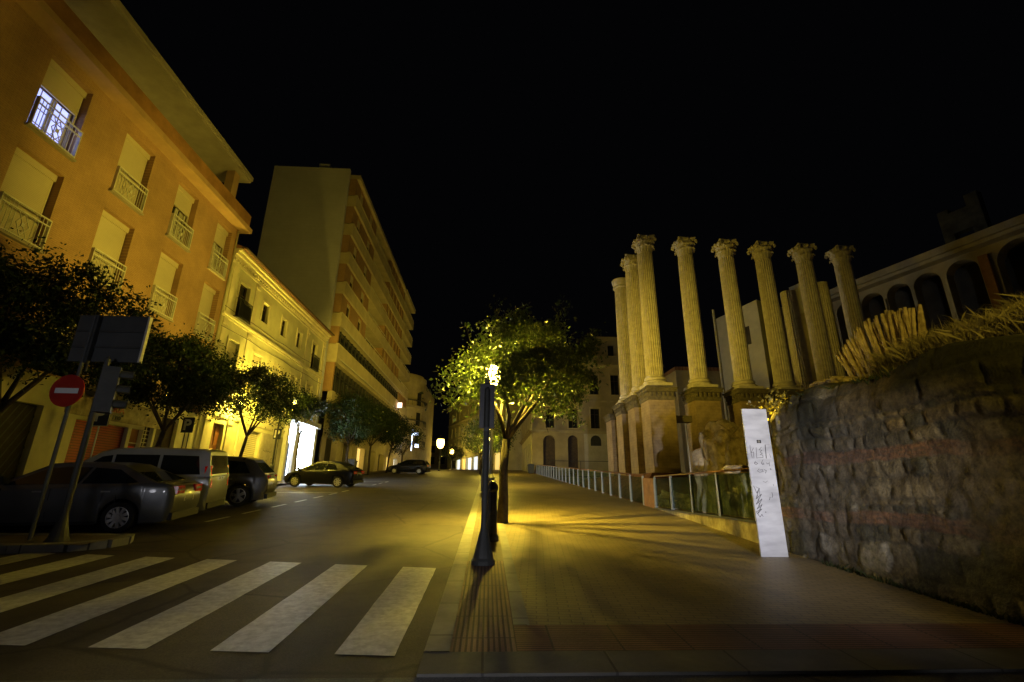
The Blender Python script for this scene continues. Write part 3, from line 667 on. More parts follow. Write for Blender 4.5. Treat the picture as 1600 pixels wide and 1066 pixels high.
mb = MB(); wall_holes(mb, FT, 39.9, 77, 1.5, 8.4, [(41 + 5 * i, 1.5, 44 + 5 * i, 5.6) for i in range(7)], .5, -.35); mb.build('ground_floor_wall', 'band', b3, world=True, fixn=False)
for i in range(7):
    m = MB(); m.fbox(FT, 41 + 5 * i, 44 + 5 * i, 1.5, 5.6, -.9, -.86); m.build('shopfront', ['recess_shade', 'window_glass', 'far_shop_warm', 'window_glass', 'recess_shade', 'far_shop_warm', 'far_shop'][i], b3, world=True)
sg = tag(MB(), None) if False else None
mb = MB(); mb.box(-13.2, -12.6, 68.2, 68.4, 12.6, 13.3); o = mb.build('shop_sign', 'pink_sign'); tag(o, 'small glowing pinkish sign sticking out from the long apartment facade', 'sign')
mb = MB(); mb.box(-11.8, -10.9, 74.9, 75.1, 9.4, 9.8); mb.box(-11.3, -10.75, 74.7, 74.85, 7.5, 8.0); mb.box(-11.9, -11.8, 74.8, 75.05, 7.0, 10.2)
o = mb.build('shop_sign', 'blue_sign'); tag(o, 'bluish white lit shop sign beyond the long apartment block', 'sign')
# ------------------------------------------------------------------ round-cornered house beyond the block
b4 = thing('corner_house', 'far round-cornered house with stacked balconies past the long block', 'building', (-13, 84, g(84)))
mb = MB(); pr = [(4.6, 3), (4.6, 19.5), (4.8, 19.6), (4.8, 20.1), (4.3, 20.2), (4.3, 20.6), (.1, 20.7)]
mb.lathe([(r, z) for r, z in pr], 28, (-16.2, 84, 0)); mb.box(-24, -11.7, 84, 100, 2, 19.6); mb.build('wall', 'stone_trim', b4, world=True)
for z in (8.0, 11.4, 14.8):
    m = MB(); m.lathe([(4.6, z), (5.25, z), (5.25, z + .18), (4.6, z + .18)], 28, (-16.2, 84, 0)); bl = m.build('balcony', 'stone_trim', b4, world=True)
    m = MB()
    for k in range(22):
        t = -2.4 + k * .15; m.box(-16.2 + 5.15 * math.cos(t) - .02, -16.2 + 5.15 * math.cos(t) + .02, 84 + 5.15 * math.sin(t) - .02, 84 + 5.15 * math.sin(t) + .02, z + .18, z + 1.1)
    m.lathe([(5.12, z + 1.08), (5.2, z + 1.08), (5.2, z + 1.14), (5.12, z + 1.14)], 28, (-16.2, 84, 0)); m.build('railing', 'iron', bl, world=True)
    for t in (-1.9, -1.2, -.5):
        f = Frame((-16.2 + 4.6 * math.cos(t), 84 + 4.6 * math.sin(t), 0), (-math.sin(t), math.cos(t), 0), (math.cos(t), math.sin(t), 0))
        m = MB(); m.fbox(f, -.5, .5, z + .2, z + 2.5, -.1, .04); m.build('window', 'window_glass', b4, world=True)

# ------------------------------------------------------------------ far end of the street
FF = Frame((2.4, 80, 0), (-0.33, 0.944, 0), (-0.944, -0.33, 0))
b5 = thing('terrace_house', 'far row of ochre street houses at the bend of the road', 'building', (0, 92, g(92)))
mb = MB(); wh = [(2 + 3 * i, 9 + 3.4 * j, 3.1 + 3 * i, 11.2 + 3.4 * j) for i in range(11) for j in range(3)]
wall_holes(mb, FF, 0, 36, 4, 19.5, wh + [(1 + 4 * i, 4, 4 + 4 * i, 7.4) for i in range(8)], .3)
mb.add([FF.P(0, 4, 0), FF.P(0, 19.5, 0), FF.P(0, 19.5, -8), FF.P(0, 4, -8)], [(0, 1, 2, 3)])
mb.build('facade', 'cream', b5, world=True, fixn=False)
mb = MB(); mb.fbox(FF, 0, 36, 19.5, 19.9, -8, .6)
for z in (8.4, 11.9, 15.3): mb.fbox(FF, 0, 36, z, z + .2, 0, .18)
mb.build('cornice', 'cream_trim', b5, world=True)
for (a, c, b, d) in wh:
    m = MB(); m.fbox(FF, a, b, c, d, -.35, -.3); w_ = m.build('window', 'window_glass', b5, world=True)
for i in range(8):
    m = MB(); m.fbox(FF, 1 + 4 * i, 4 + 4 * i, 4, 7.4, -.35, -.3); m.build('shop_window', 'far_shop' if i in (1, 3, 4, 6) else ('far_shop_warm' if i in (0, 5) else 'recess_shade'), b5, world=True)
for u in (7, 20):
    m = MB(); m.fbox(FF, u, u + .5, 4, 19.5, 0, .2); m.build('pilaster', 'cream_trim', b5, world=True)
b6 = thing('street_house', 'dim house closing the far end of the street below the lamps', 'building', (-10, 150, g(150)))
FE = Frame((-26, 150, 0), (1, 0, 0), (0, -1, 0))
mb = MB(); wh = [(2 + 3.2 * i, 8.5 + 3.4 * j, 3.2 + 3.2 * i, 10.6 + 3.4 * j) for i in range(8) for j in range(2)]
wall_holes(mb, FE, 0, 28, 3, 15.5, wh, .3); mb.build('facade', 'stone_house', b6, world=True, fixn=False)
for i, x in enumerate((3, 9, 14.5, 21)):
    m = MB(); m.fbox(FE, x, x + 2.2, 4.4, 6.9, .0, .05); m.build('shop_window', 'far_shop', b6, world=True)
for (a, c, b, d) in wh:
    m = MB(); m.fbox(FE, a, b, c, d, -.35, -.3); m.build('window', 'window_glass', b6, world=True)

# ------------------------------------------------------------------ old stone town building across the end of the site
def arch_fill(mb, fr, a, b, d, w, depth, n=10):
    r = (b - a) / 2; cu = (a + b) / 2; zc = d - r
    pts = [(cu - r * math.cos(math.pi * i / n), zc + r * math.sin(math.pi * i / n)) for i in range(n + 1)]
    for p, q in zip(pts[:-1], pts[1:]):
        mb.add([fr.P(p[0], p[1], w), fr.P(q[0], q[1], w), fr.P(q[0], d, w), fr.P(p[0], d, w)], [(0, 1, 2, 3)])
        mb.add([fr.P(p[0], p[1], w), fr.P(q[0], q[1], w), fr.P(q[0], q[1], w - depth), fr.P(p[0], p[1], w - depth)], [(0, 1, 2, 3)])
FC = Frame((0, 62, 0), (1, 0, 0), (0, -1, 0))
b7 = thing('town_building', 'old stone building with arched doorways and three window rows behind the railing', 'building', (12, 62, g(62)))
ar = [(7.2, 3.2, 8.8, 8.3), (10.45, 3.2, 11.8, 8.35), (16.6, 3.2, 18, 8.35), (19.6, 3.2, 21, 8.35)]; sm = [(13.47, 7.0, 14.86, 8.35)]
w2 = [(7.55, 9.25, 8.75, 11.7), (10.6, 9.25, 11.85, 11.8), (13.6, 9.25, 14.85, 11.9), (16.6, 9.25, 17.8, 11.9), (19.6, 9.25, 20.8, 11.9)]
w3 = [(7.55, 13.8, 8.75, 16.4), (10.6, 13.8, 11.85, 16.5), (13.64, 13.8, 14.87, 16.55), (16.55, 13.8, 17.75, 16.6), (19.6, 13.8, 20.8, 16.6)]
mb = MB(); wall_holes(mb, FC, 5.75, 24, 2.4, 18.0, ar + sm + w2 + w3, .4)
for (a, c, b, d) in ar + sm: arch_fill(mb, FC, a, b, d, 0.0, .4)
mb.build('facade', 'stone_house', b7, world=True, fixn=False)
FS = Frame((5.75, 62, 0), (0, 1, 0), (-1, 0, 0))
ws = [(2 + 3.1 * i, 9.3, 3.2 + 3.1 * i, 11.8) for i in range(8)] + [(2 + 3.1 * i, 13.8, 3.2 + 3.1 * i, 16.5) for i in range(8)] + [(2 + 3.1 * i, 3, 3.4 + 3.1 * i, 7.6) for i in range(8)]
mb = MB(); wall_holes(mb, FS, 0, 28, 2.4, 18.0, ws, .4); mb.build('side_wall', 'cream', b7, world=True, fixn=False)
mb = MB()
for v0, v1, w in ((8.6, 8.75, .15), (8.75, 8.95, .32), (12.8, 13.0, .12), (17.6, 17.8, .2), (17.8, 18.1, .5)):
    mb.fbox(FC, 5.75 - w, 24, v0, v1, -.1, w); mb.fbox(FS, 0.1, 28, v0 + .003, v1 - .003, 0, w)
mb.build('cornice', 'stone_trim', b7, world=True)
mb = MB(); mb.fbox(FC, 5.9, 24, 18.1, 19.35, -.6, -.1); mb.build('parapet', 'stone_house', b7, world=True)
mb = MB(); wall_holes(mb, FC, 15.28, 24, 18.1, 22.6, [(16.8, 19.4, 17.7, 21.3), (20, 19.4, 21, 21.3)], .3, -1.5)
mb.add([FC.P(15.28, 18.1, -1.5), FC.P(15.28, 22.6, -1.5), FC.P(15.28, 22.6, -6), FC.P(15.28, 18.1, -6)], [(0, 1, 2, 3)])
mb.build('attic', 'stone_house', b7, world=True, fixn=False)
for fr, lst in ((FC, w2 + w3), (FS, ws[:16])):
    for (a, c, b, d) in lst:
        m = MB(); m.fbox(fr, a, b, c, d, -.42, -.38); w_ = m.build('window', 'window_glass', b7, world=True)
        m = MB()
        for u in (a, (a + b) / 2 - .04, b - .08): m.fbox(fr, u, u + .08, c, d, -.37, -.31)
        m.fbox(fr, a + .08, b - .08, c + (d - c) * .7, c + (d - c) * .7 + .08, -.37, -.31); m.build('frame', 'dark_wood', w_, world=True)
        m = MB(); m.fbox(fr, a - .16, a, c, d + .18, 0, .06); m.fbox(fr, b, b + .16, c, d + .18, 0, .06); m.fbox(fr, a, b, d, d + .18, 0, .06); m.fbox(fr, a - .2, b + .2, c - .14, c, 0, .2); m.build('surround', 'stone_trim', w_, world=True)
for (a, c, b, d) in ar + sm:
    m = MB(); m.fbox(FC, a, b, c, d, -.5, -.41); m.build('door' if d - c > 3 else 'window', 'dark_wood', b7, world=True)
m = MB(); m.fbox(FC, 16.8, 17.7, 19.4, 21.3, -1.9, -1.82); m.fbox(FC, 20, 21, 19.4, 21.3, -1.9, -1.82); m.build('window', 'window_glass', b7, world=True)
mb = MB(); mb.fbox(FC, 12.6, 24, 2.4, 8.55, .02, .05); mb.build('painted_light_panel', 'plaster_white', b7, world=True)  # pale panel stands in for white light on the ground-floor wall
for a, c, b, d in sm + ar[2:]:
    m = MB(); m.fpoly(FC, [(a, c), (b, c)] + [((a + b) / 2 + (b - a) / 2 * math.cos(math.pi * i / 10), d - (b - a) / 2 + (b - a) / 2 * math.sin(math.pi * i / 10)) for i in range(11)], .052, .07); m.build('shutter', 'iron', b7, world=True)
mb = MB(); mb.fbox(FC, 8, 16.6, 5.0, 5.06, .1, .14)
for u in (8, 12, 16.55): mb.fbox(FC, u, u + .05, 2.6, 5.0, .1, .14)
mb.build('barrier', 'iron', b7, world=True)

# ------------------------------------------------------------------ houses behind the temple
b8 = thing('white_house', 'tall pale blank-walled house behind the temple columns', 'building', (23, 41, 0.4))
mb = MB(); mb.hexa([(22.0, 42.0, 0), (23.95, 38.1, 0), (30, 41, 0), (28, 46, 0), (22.0, 42.0, 17.6), (23.95, 38.1, 18.1), (30, 41, 18.1), (28, 46, 17.6)]); mb.build('wall', 'plaster_white', b8, world=True)
fw = Frame((22.0, 42.0, 0), (1.95, -3.9, 0), (-3.9, -1.95, 0))
m = MB(); m.fbox(fw, 2.6, 3.3, 14.2, 15.9, -.05, .02); m.fbox(fw, 1.1, 1.2, 12.4, 15.4, -.05, .02); m.build('window', 'recess_shade', b8, world=True)
mb = MB(); mb.tube([(21.9, 42.1, 0.5), (21.9, 42.1, 18.6)], .12, 8); mb.build('drainpipe', 'plaster_white', b8, world=True)
b9 = thing('low_house', 'dim mauve rendered house low between the temple piers', 'building', (22, 51, 0.4))
mb = MB(); mb.box(20.8, 30, 50, 58, 0, 14.4); mb.build('wall', 'stone_house', b9, world=True)
m = MB(); m.box(20.75, 30.05, 49.95, 58, 14.4, 14.8); m.build('roof', 'roof_tile', b9, world=True)
m = MB(); m.box(19.2, 22.6, 45.0, 45.2, .3, 8.2); o = m.build('site_wall', 'plaster_white'); tag(o, 'white plaster wall catching bright light low between the piers', 'wall')
b10 = thing('arcade_hall', 'dark arcaded hall with projecting eaves at the right of the temple', 'building', (33, 25, 0.4))
FA = Frame((30.15, 33.9, 0), (.3045, -.9525, 0), (-.9525, -.3045, 0))
aa = [(-4.2 + 2.05 * k, 11.6, -2.45 + 2.05 * k, 16.8) for k in range(2)] + [(-.1, 11.6, 1.6, 16.8), (1.85, 11.6, 3.5, 16.8), (3.7, 11.6, 5.45, 16.85), (5.75, 11.6, 7.6, 16.9), (8.5, 11.6, 10.9, 17.0), (11.3, 11.6, 13.6, 17.0), (14, 11.6, 16.2, 17.0), (16.6, 11.6, 18.9, 17.0)]
mb = MB(); wall_holes(mb, FA, -7.2, 22, 0, 17.2, aa, .9)
for (a, c, b, d) in aa: arch_fill(mb, FA, a, b, d, 0, .9)
mb.build('arcade_wall', 'stone_house', b10, world=True, fixn=False)
mb = MB(); mb.fbox(FA, -7.2, 22, 0, 17.2, -6, -2.2); mb.build('rear_wall', 'recess_shade', b10, world=True)  # darkened colour gives the shade behind the arches
mb = MB(); mb.fbox(FA, -4.4, 22.4, 17.2, 17.45, -3, .75); mb.fbox(FA, -4.4, 22.4, 17.45, 17.95, -3, 1.0); mb.build('eaves', 'stone_trim', b10, world=True)
for u in (7.75, 11.0):
    m = MB(); m.fbox(FA, u, u + .5, 9, 16.6, 0, .3); m.build('pilaster', 'brown_parapet', b10, world=True)
for k in range(4):
    m = MB(); u = 1.65 + 2.02 * k - (0 if k else 0); m.fbox(FA, u, u + .12, 11.6, 15.9, .0, .14); m.build('column', 'stone_trim', b10, world=True)
m = MB(); m.fbox(FA, -6.2, -4.6, 15, 20.2, -2, -.2); m.build('stair_tower', 'plaster_white', b10, world=True)
m = MB()
for u0_, u1_, v0_, v1_ in ((4.0, 4.7, 17.9, 23.4), (5.9, 6.7, 17.9, 23.9), (4.7, 5.9, 21.2, 23.0)): m.fbox(FA, u0_, u1_, v0_, v1_, -5.9, -5.2)
m.build('bell_gable', 'soil', b10, world=True)

# ------------------------------------------------------------------ Roman temple
pod = thing('temple_podium', 'red earth podium sloping away under the temple piers', 'podium', (15, 32, .3))
mb = MB()
def frust(x0, x1, y0, y1, z0, z1, e):
    mb.hexa([(x0 - e, y0 - e, z0), (x1 + e, y0 - e, z0), (x1 + e, y1 + e, z0), (x0 - e, y1 + e, z0), (x0, y0, z1), (x1, y0, z1), (x1, y1, z1), (x0, y1, z1)])
frust(8.6, 24, 24.9, 42, .9, 2.45, 1.6); frust(8.0, 24.6, 24.3, 42.6, .0, 1.0, 1.9)
mb.build('slope', 'podium', pod, world=True)
tag(pod, None)

rngc = random.Random(3)
def capital_mesh():
    mb = MB()
    mb.lathe([(.50, 0), (.55, .02), (.55, .07), (.50, .09), (.49, .3), (.50, .6), (.56, .85), (.68, 1.0)], 24)
    # acanthus leaves, two tiers
    for tier, (z0, z1, n, ph, ro) in enumerate(((.08, .48, 8, 0, .53), (.20, .80, 8, math.pi / 8, .55))):
        for k in range(n):
            t = ph + 2 * math.pi * k / n
            rad = [ro, ro + .03, ro + .06, ro + .14, ro + .24, ro + .25]; zz = [z0, z0 + (z1 - z0) * .45, z0 + (z1 - z0) * .8, z1, z1 - .01, z1 - .10]; ww = [.15, .20, .22, .20, .14, .05]
            vs = []
            for r, z, w in zip(rad, zz, ww):
                for j, (o, dr) in enumerate(((-1, -.03), (-.5, .02), (0, -.015), (.5, .02), (1, -.03))):
                    w2 = w * (1 + (.25 if j in (0, 4) and rngc.random() < .5 else 0))
                    x, y = r + dr, o * w2
                    vs.append((x * math.cos(t) - y * math.sin(t), x * math.sin(t) + y * math.cos(t), z))
            fs = [(i * 5 + j, i * 5 + j + 1, (i + 1) * 5 + j + 1, (i + 1) * 5 + j) for i in range(5) for j in range(4)]
            mb.add(vs, fs)
    for k in range(4):   # corner volutes
        t = math.pi / 4 + k * math.pi / 2
        for sgn in (-1, 1):
            pts = []
            for (r, z) in ((.52, .55), (.60, .78), (.74, .96), (.88, 1.0), (.97, .93), (.98, .84), (.91, .80), (.87, .86), (.90, .91)):
                o = sgn * (.14 * (1 - (r - .5) / .5) + .045); pts.append((r * math.cos(t) - o * math.sin(t), r * math.sin(t) + o * math.cos(t), z))
            mb.tube(pts, [.05, .06, .065, .065, .06, .055, .05, .045, .03], 6)
        t2 = k * math.pi / 2   # flower on the abacus and inner scrolls
        mb.tube([(.62 * math.cos(t2), .62 * math.sin(t2), .95), (.80 * math.cos(t2), .80 * math.sin(t2), 1.06)], [.10, .085], 7)
    # concave abacus
    n = 9; out = []
    for k in range(4):
        a0 = math.pi / 4 + k * math.pi / 2
        c0 = Vector((math.cos(a0), math.sin(a0))) * 1.0; c1 = Vector((math.cos(a0 + math.pi / 2), math.sin(a0 + math.pi / 2))) * 1.0
        tg = (c1 - c0).normalized(); nm = (c0 + c1).normalized()
        out.append(c0 + tg * .09)
        for i in range(1, n):
            f = i / n; p = c0.lerp(c1, f) - nm * .13 * math.sin(math.pi * f); out.append(p)
        out.append(c1 - tg * .09)
    m_ = len(out)
    prof = [(.92, 1.0), (.94, 1.06), (1.0, 1.10), (1.0, 1.18)]
    vs = [(p.x * s, p.y * s, z) for s, z in prof for p in out]
    fs = [(i * m_ + k, i * m_ + (k + 1) % m_, (i + 1) * m_ + (k + 1) % m_, (i + 1) * m_ + k) for i in range(3) for k in range(m_)]
    fs += [tuple(range(m_))[::-1], tuple(3 * m_ + k for k in range(m_))]
    mb.add(vs, fs)
    return mb
def flute(k, z):
    ph = (k % 5); return (1.0, .93, .885, .885, .93)[ph]
ZP = 7.05
def column(name_label, x, y, dz=0.0, top='capital', hz=7.9, first=None, pier=True, broken=None):
    root = thing('temple_column', name_label, 'column', (x, y, 2.2), 'Roman temple columns')
    def loc(mb, z): mb.v = [(p[0], p[1], p[2] + z - 2.2) for p in mb.v]; return mb
    if pier:
        m = MB(); m.box(-.72, .72, -.72, .72, 0, 6.36 - 2.2); pe = m.build('pedestal', 'pier', root)
        m = MB(); m.box(-.78, .78, -.78, .78, 4.16, 4.3); m.box(-.76, .76, -.76, .76, 4.3, 4.62); m.box(-.86, .86, -.86, .86, 4.62, 4.78); m.box(-.93, .93, -.93, .93, 4.78, 4.86)
        for i in range(6):
            for sx in (-1, 1):
                o = -.62 + i * .25
                m.box(o - .05, o + .05, sx * .80 - .05, sx * .80 + .05, 4.36, 4.60)
                m.box(sx * .80 - .05, sx * .80 + .05, o - .052, o + .052, 4.36, 4.60)
        m.build('cornice', 'marble_dark', pe)
    z = ZP + dz
    m = MB(); m.box(-.72, .72, -.72, .72, 0, .16)
    m.lathe([(.66, .16), (.70, .20), (.70, .27), (.66, .31), (.60, .33), (.57, .38), (.58, .42), (.61, .44), (.62, .49), (.59, .53), (.53, .55), (.51, .62)], 32)
    loc(m, z).build('base', 'marble', root, smooth=False)
    hs = hz if broken is None else broken
    prof = []
    for i in range(17):
        f = i / 16; zz = .60 + hs * f; r = .505 - .04 * (zz / 8.6) ** 1.7
        prof.append((r, zz))
    m = MB(); m.lathe(prof, 120, flute=flute); loc(m, z).build('shaft', 'marble', root, smooth=False)
    if top == 'capital':
        m = CAP(); m.v = [(p[0] * .82, p[1] * .82, p[2] + hs + .60) for p in m.v]; loc(m, z).build('capital', 'marble', root, smooth=False)
    elif top == 'stub':
        m = MB(); m.lathe([(.50, hs + .60), (.58, hs + .63), (.58, hs + .72), (.53, hs + .78), (.60, hs + .95), (.66, hs + 1.25), (.62, hs + 1.30)], 20); loc(m, z).build('capital', 'marble', root)
    return root
_cap = capital_mesh()
def CAP():
    m = MB(); m.v = list(_cap.v); m.f = list(_cap.f); return m
row = [(9.57, 'corner Corinthian column with full capital, first of the front row'), (12.17, 'second Corinthian column of the front row, against black sky'),
       (14.8, 'third front-row Corinthian column, before the pale blank house'), (17.2, 'fourth front-row Corinthian column, rising behind the steel monolith'),
       (19.88, 'fifth front-row Corinthian column, in front of the two bare shafts'), (22.4, 'last Corinthian column of the front row, nearest the cane screen')]
for i, (x, lb) in enumerate(row): column(lb, x, 26.0, dz=0.15 - .055 * i, hz=7.85)
column('side column with full capital just behind the corner one', 9.55, 28.6, .1)
column('leftmost column with a worn stump of capital', 9.5, 31.2, .05, top='stub')
column('bare shaft without capital behind the fifth front column', 20.35, 28.7, 0, top='none', broken=7.0)
column('bare shaft without capital half hidden by the fifth front column', 22.75, 28.7, 0, top='none', broken=7.7)
o = thing('temple_pier', 'masonry pier without a column at the left end of the temple', 'pier', (9.45, 33.8, 2.0))
m = MB(); m.box(-.72, .72, -.72, .72, 0, 4.3); m.build('shaft', 'pier', o); m = MB(); m.box(-.8, .8, -.8, .8, 4.3, 4.6); m.box(-.88, .88, -.88, .88, 4.6, 4.75); m.build('cornice', 'marble_dark', o)
mb = MB(); mb.box(10.3, 11.45, 25.9, 26.5, 5.25, 5.6); o = mb.build('beam', 'marble_dark'); tag(o, 'dark beam bridging the first two front piers', 'beam')

# ------------------------------------------------------------------ glass railing
def railing_run(label, ys, xf, ztop, zbot, hasend):
    root = thing('glass_railing', label, 'railing', (xf(ys[0]), ys[0], zbot(ys[0])), 'glass railings round the temple site')
    for y in ys:
        m = MB(); x = xf(y)
        m.hexa([(x - .05, y - .012, zbot(y)), (x + .05, y - .012, zbot(y)), (x + .05, y + .012, zbot(y)), (x - .05, y + .012, zbot(y)), (x - .03, y - .012, ztop(y)), (x + .03, y - .012, ztop(y)), (x + .03, y + .012, ztop(y)), (x - .03, y + .012, ztop(y))])
        m.hexa([(x - .055, y - .06, zbot(y)), (x - .04, y - .06, zbot(y)), (x - .04, y + .06, zbot(y)), (x - .055, y + .06, zbot(y)), (x - .045, y - .03, ztop(y) - .02), (x - .03, y - .03, ztop(y) - .02), (x - .03, y + .03, ztop(y) - .02), (x - .045, y + .03, ztop(y) - .02)])
        m.build('post', 'steel', root, world=True)
    for a, b in zip(ys[:-1], ys[1:]):
        m = MB(); a2, b2 = a + .07, b - .07
        m.hexa([(xf(a2) - .006, a2, zbot(a2) + .08), (xf(a2) + .006, a2, zbot(a2) + .08), (xf(b2) + .006, b2, zbot(b2) + .08), (xf(b2) - .006, b2, zbot(b2) + .08),
                (xf(a2) - .006, a2, ztop(a2) - .06), (xf(a2) + .006, a2, ztop(a2) - .06), (xf(b2) + .006, b2, ztop(b2) - .06), (xf(b2) - .006, b2, ztop(b2) - .06)])
        m.build('glass_panel', 'glass', root, world=True)
    m = MB(); m.tube([(xf(y), y, ztop(y) + .02) for y in (ys[0], ys[-1])], .028, 8); m.build('handrail', 'rail_wood', root, world=True, smooth=True)
    return root
ys1 = [18.5 + 1.67 * i for i in range(25)]
railing_run('long glass railing on steel posts climbing beside the pavement', ys1, lambda y: 6.0, lambda y: g(y) + 1.07, lambda y: g(y) - .02, True)
ys2 = [17.2 - 1.78 * i for i in range(5)]
railing_run('short level glass railing on the concrete plinth next to the monolith', ys2, lambda y: 6.0 - (17.2 - y) * .05, lambda y: 2.03, lambda y: .97, False)
mb = MB(); mb.hexa([(5.96, 17.3, g(17.3) - .05), (6.02, 17.3, g(17.3) - .05), (6.02, 18.42, g(18.4) - .05), (5.96, 18.42, g(18.4) - .05), (5.96, 17.3, 1.98), (6.02, 17.3, 1.98), (6.02, 18.42, 2.02), (5.96, 18.42, 2.02)])
o = mb.build('gate_panel', 'corten'); tag(o, 'solid orange-brown panel between the two glass railings', 'panel')
mb = MB(); mb.hexa([(5.96, 17.25, .2), (6.2, 17.25, .2), (5.8, 9.4, -.2), (5.56, 9.4, -.2), (5.96, 17.25, .96), (6.2, 17.25, .96), (5.8, 9.4, .96), (5.56, 9.4, .96)])
pl = mb.build('plinth_wall', 'concrete'); tag(pl, 'stained concrete plinth wedge under the short glass railing', 'wall')
m = MB(); m.hexa([(5.92, 17.25, .962), (6.24, 17.25, .962), (5.84, 9.4, .962), (5.52, 9.4, .962), (5.92, 17.25, 1.0), (6.24, 17.25, 1.0), (5.84, 9.4, 1.0), (5.52, 9.4, 1.0)]); m.build('coping', 'iron_green', pl)

# ------------------------------------------------------------------ steel monolith
sl = thing('info_stele', 'tall narrow brushed metal stele scrawled with pen, leaning light against the ruin', 'stele', (5.1, 8.8, g(8.8)))
sl['label'] = 'tall narrow brushed metal stele scrawled with pen, in front of the ruin wall'
mb = MB(); mb.hexa([(-.245, -.05, -.05), (.245, -.05, -.05), (.245, -.02, -.05), (-.245, -.02, -.05), (-.235, -.05, 2.61), (.245, -.05, 2.61), (.245, -.02, 2.61), (-.235, -.02, 2.61)]); mb.build('panel', 'slab', sl)
FSL = Frame((5.1, 8.75, g(8.8)), (1, 0, 0), (0, -1, 0))
def sw(x, y):  # from a 569x1066 detail of the stele: metres on its face
    f = (y + 40 * .0) / 1066; t = (680 + f * 150 - 640) / 229
    le = 105 + (y) * .125; ri = le + 288 - y * 0.0
    return ((x - le) / 288 * .49 - .245, 2.61 * (1 - t))
mb = MB()
def st(*pts, w=.006): mb.ribbon(FSL, [sw(*p) for p in pts], w, .002, .004)
st((165, 145), (172, 215), (190, 290)); st((205, 175), (175, 230), (205, 220), (208, 290)); st((235, 170), (240, 290), (270, 285)); st((295, 165), (268, 195), (300, 200), (278, 222), (305, 235), (280, 248), (308, 255)); st((308, 255), (312, 282), (270, 285))
st((338, 138), (348, 290), w=.012); st((338, 138), (390, 136), w=.003); st((385, 240), (398, 280), w=.004)
st((225, 325), (212, 350), (228, 365), (250, 352), (235, 340), (215, 348)); st((310, 308), (290, 345), (305, 365), (322, 358), (312, 345), (295, 350)); st((350, 340), (355, 355), (378, 348), (380, 332)); st((378, 348), (384, 378))
st((265, 410), (245, 435), (270, 450), (310, 440), (300, 420), (270, 425)); st((320, 420), (345, 430), (335, 460)); st((390, 408), (398, 418), w=.012)
st((305, 550), (335, 560), (355, 545), w=.005); st((400, 670), (410, 705), (400, 725), w=.007); st((380, 720), (372, 752), w=.007); st((418, 580), (422, 598), w=.005)
zz = [(200, 600), (235, 680), (260, 625), (225, 740), (285, 690), (225, 800), (290, 740), (235, 850), (290, 800), (240, 900), (285, 850), (225, 880), (265, 935), (285, 905), (298, 930)]
st(*zz, w=.007); st((262, 625), (268, 700), w=.006); st((240, 700), (270, 860), w=.006); st((325, 880), (330, 885), w=.012); st((225, 610), (262, 630), w=.004)
mb.build('graffiti', 'ink', sl, world=True)
a = sw(246, 118); b = sw(290, 82)
mb = MB(); mb.fbox(FSL, a[0], b[0], a[1], b[1], .001, .004); dk = mb.build('emblem', 'ink', sl, world=True)
mb = MB(); cu, cv = (a[0] + b[0]) / 2, (a[1] + b[1]) / 2; mb.ribbon(FSL, [(cu + .018, cv - .012), (cu - .01, cv - .016), (cu - .02, cv), (cu - .008, cv + .016), (cu + .016, cv + .012), (cu + .018, cv), (cu - .018, cv)], .006, .0042, .005); mb.build('mark', 'grey_wall', dk, world=True)

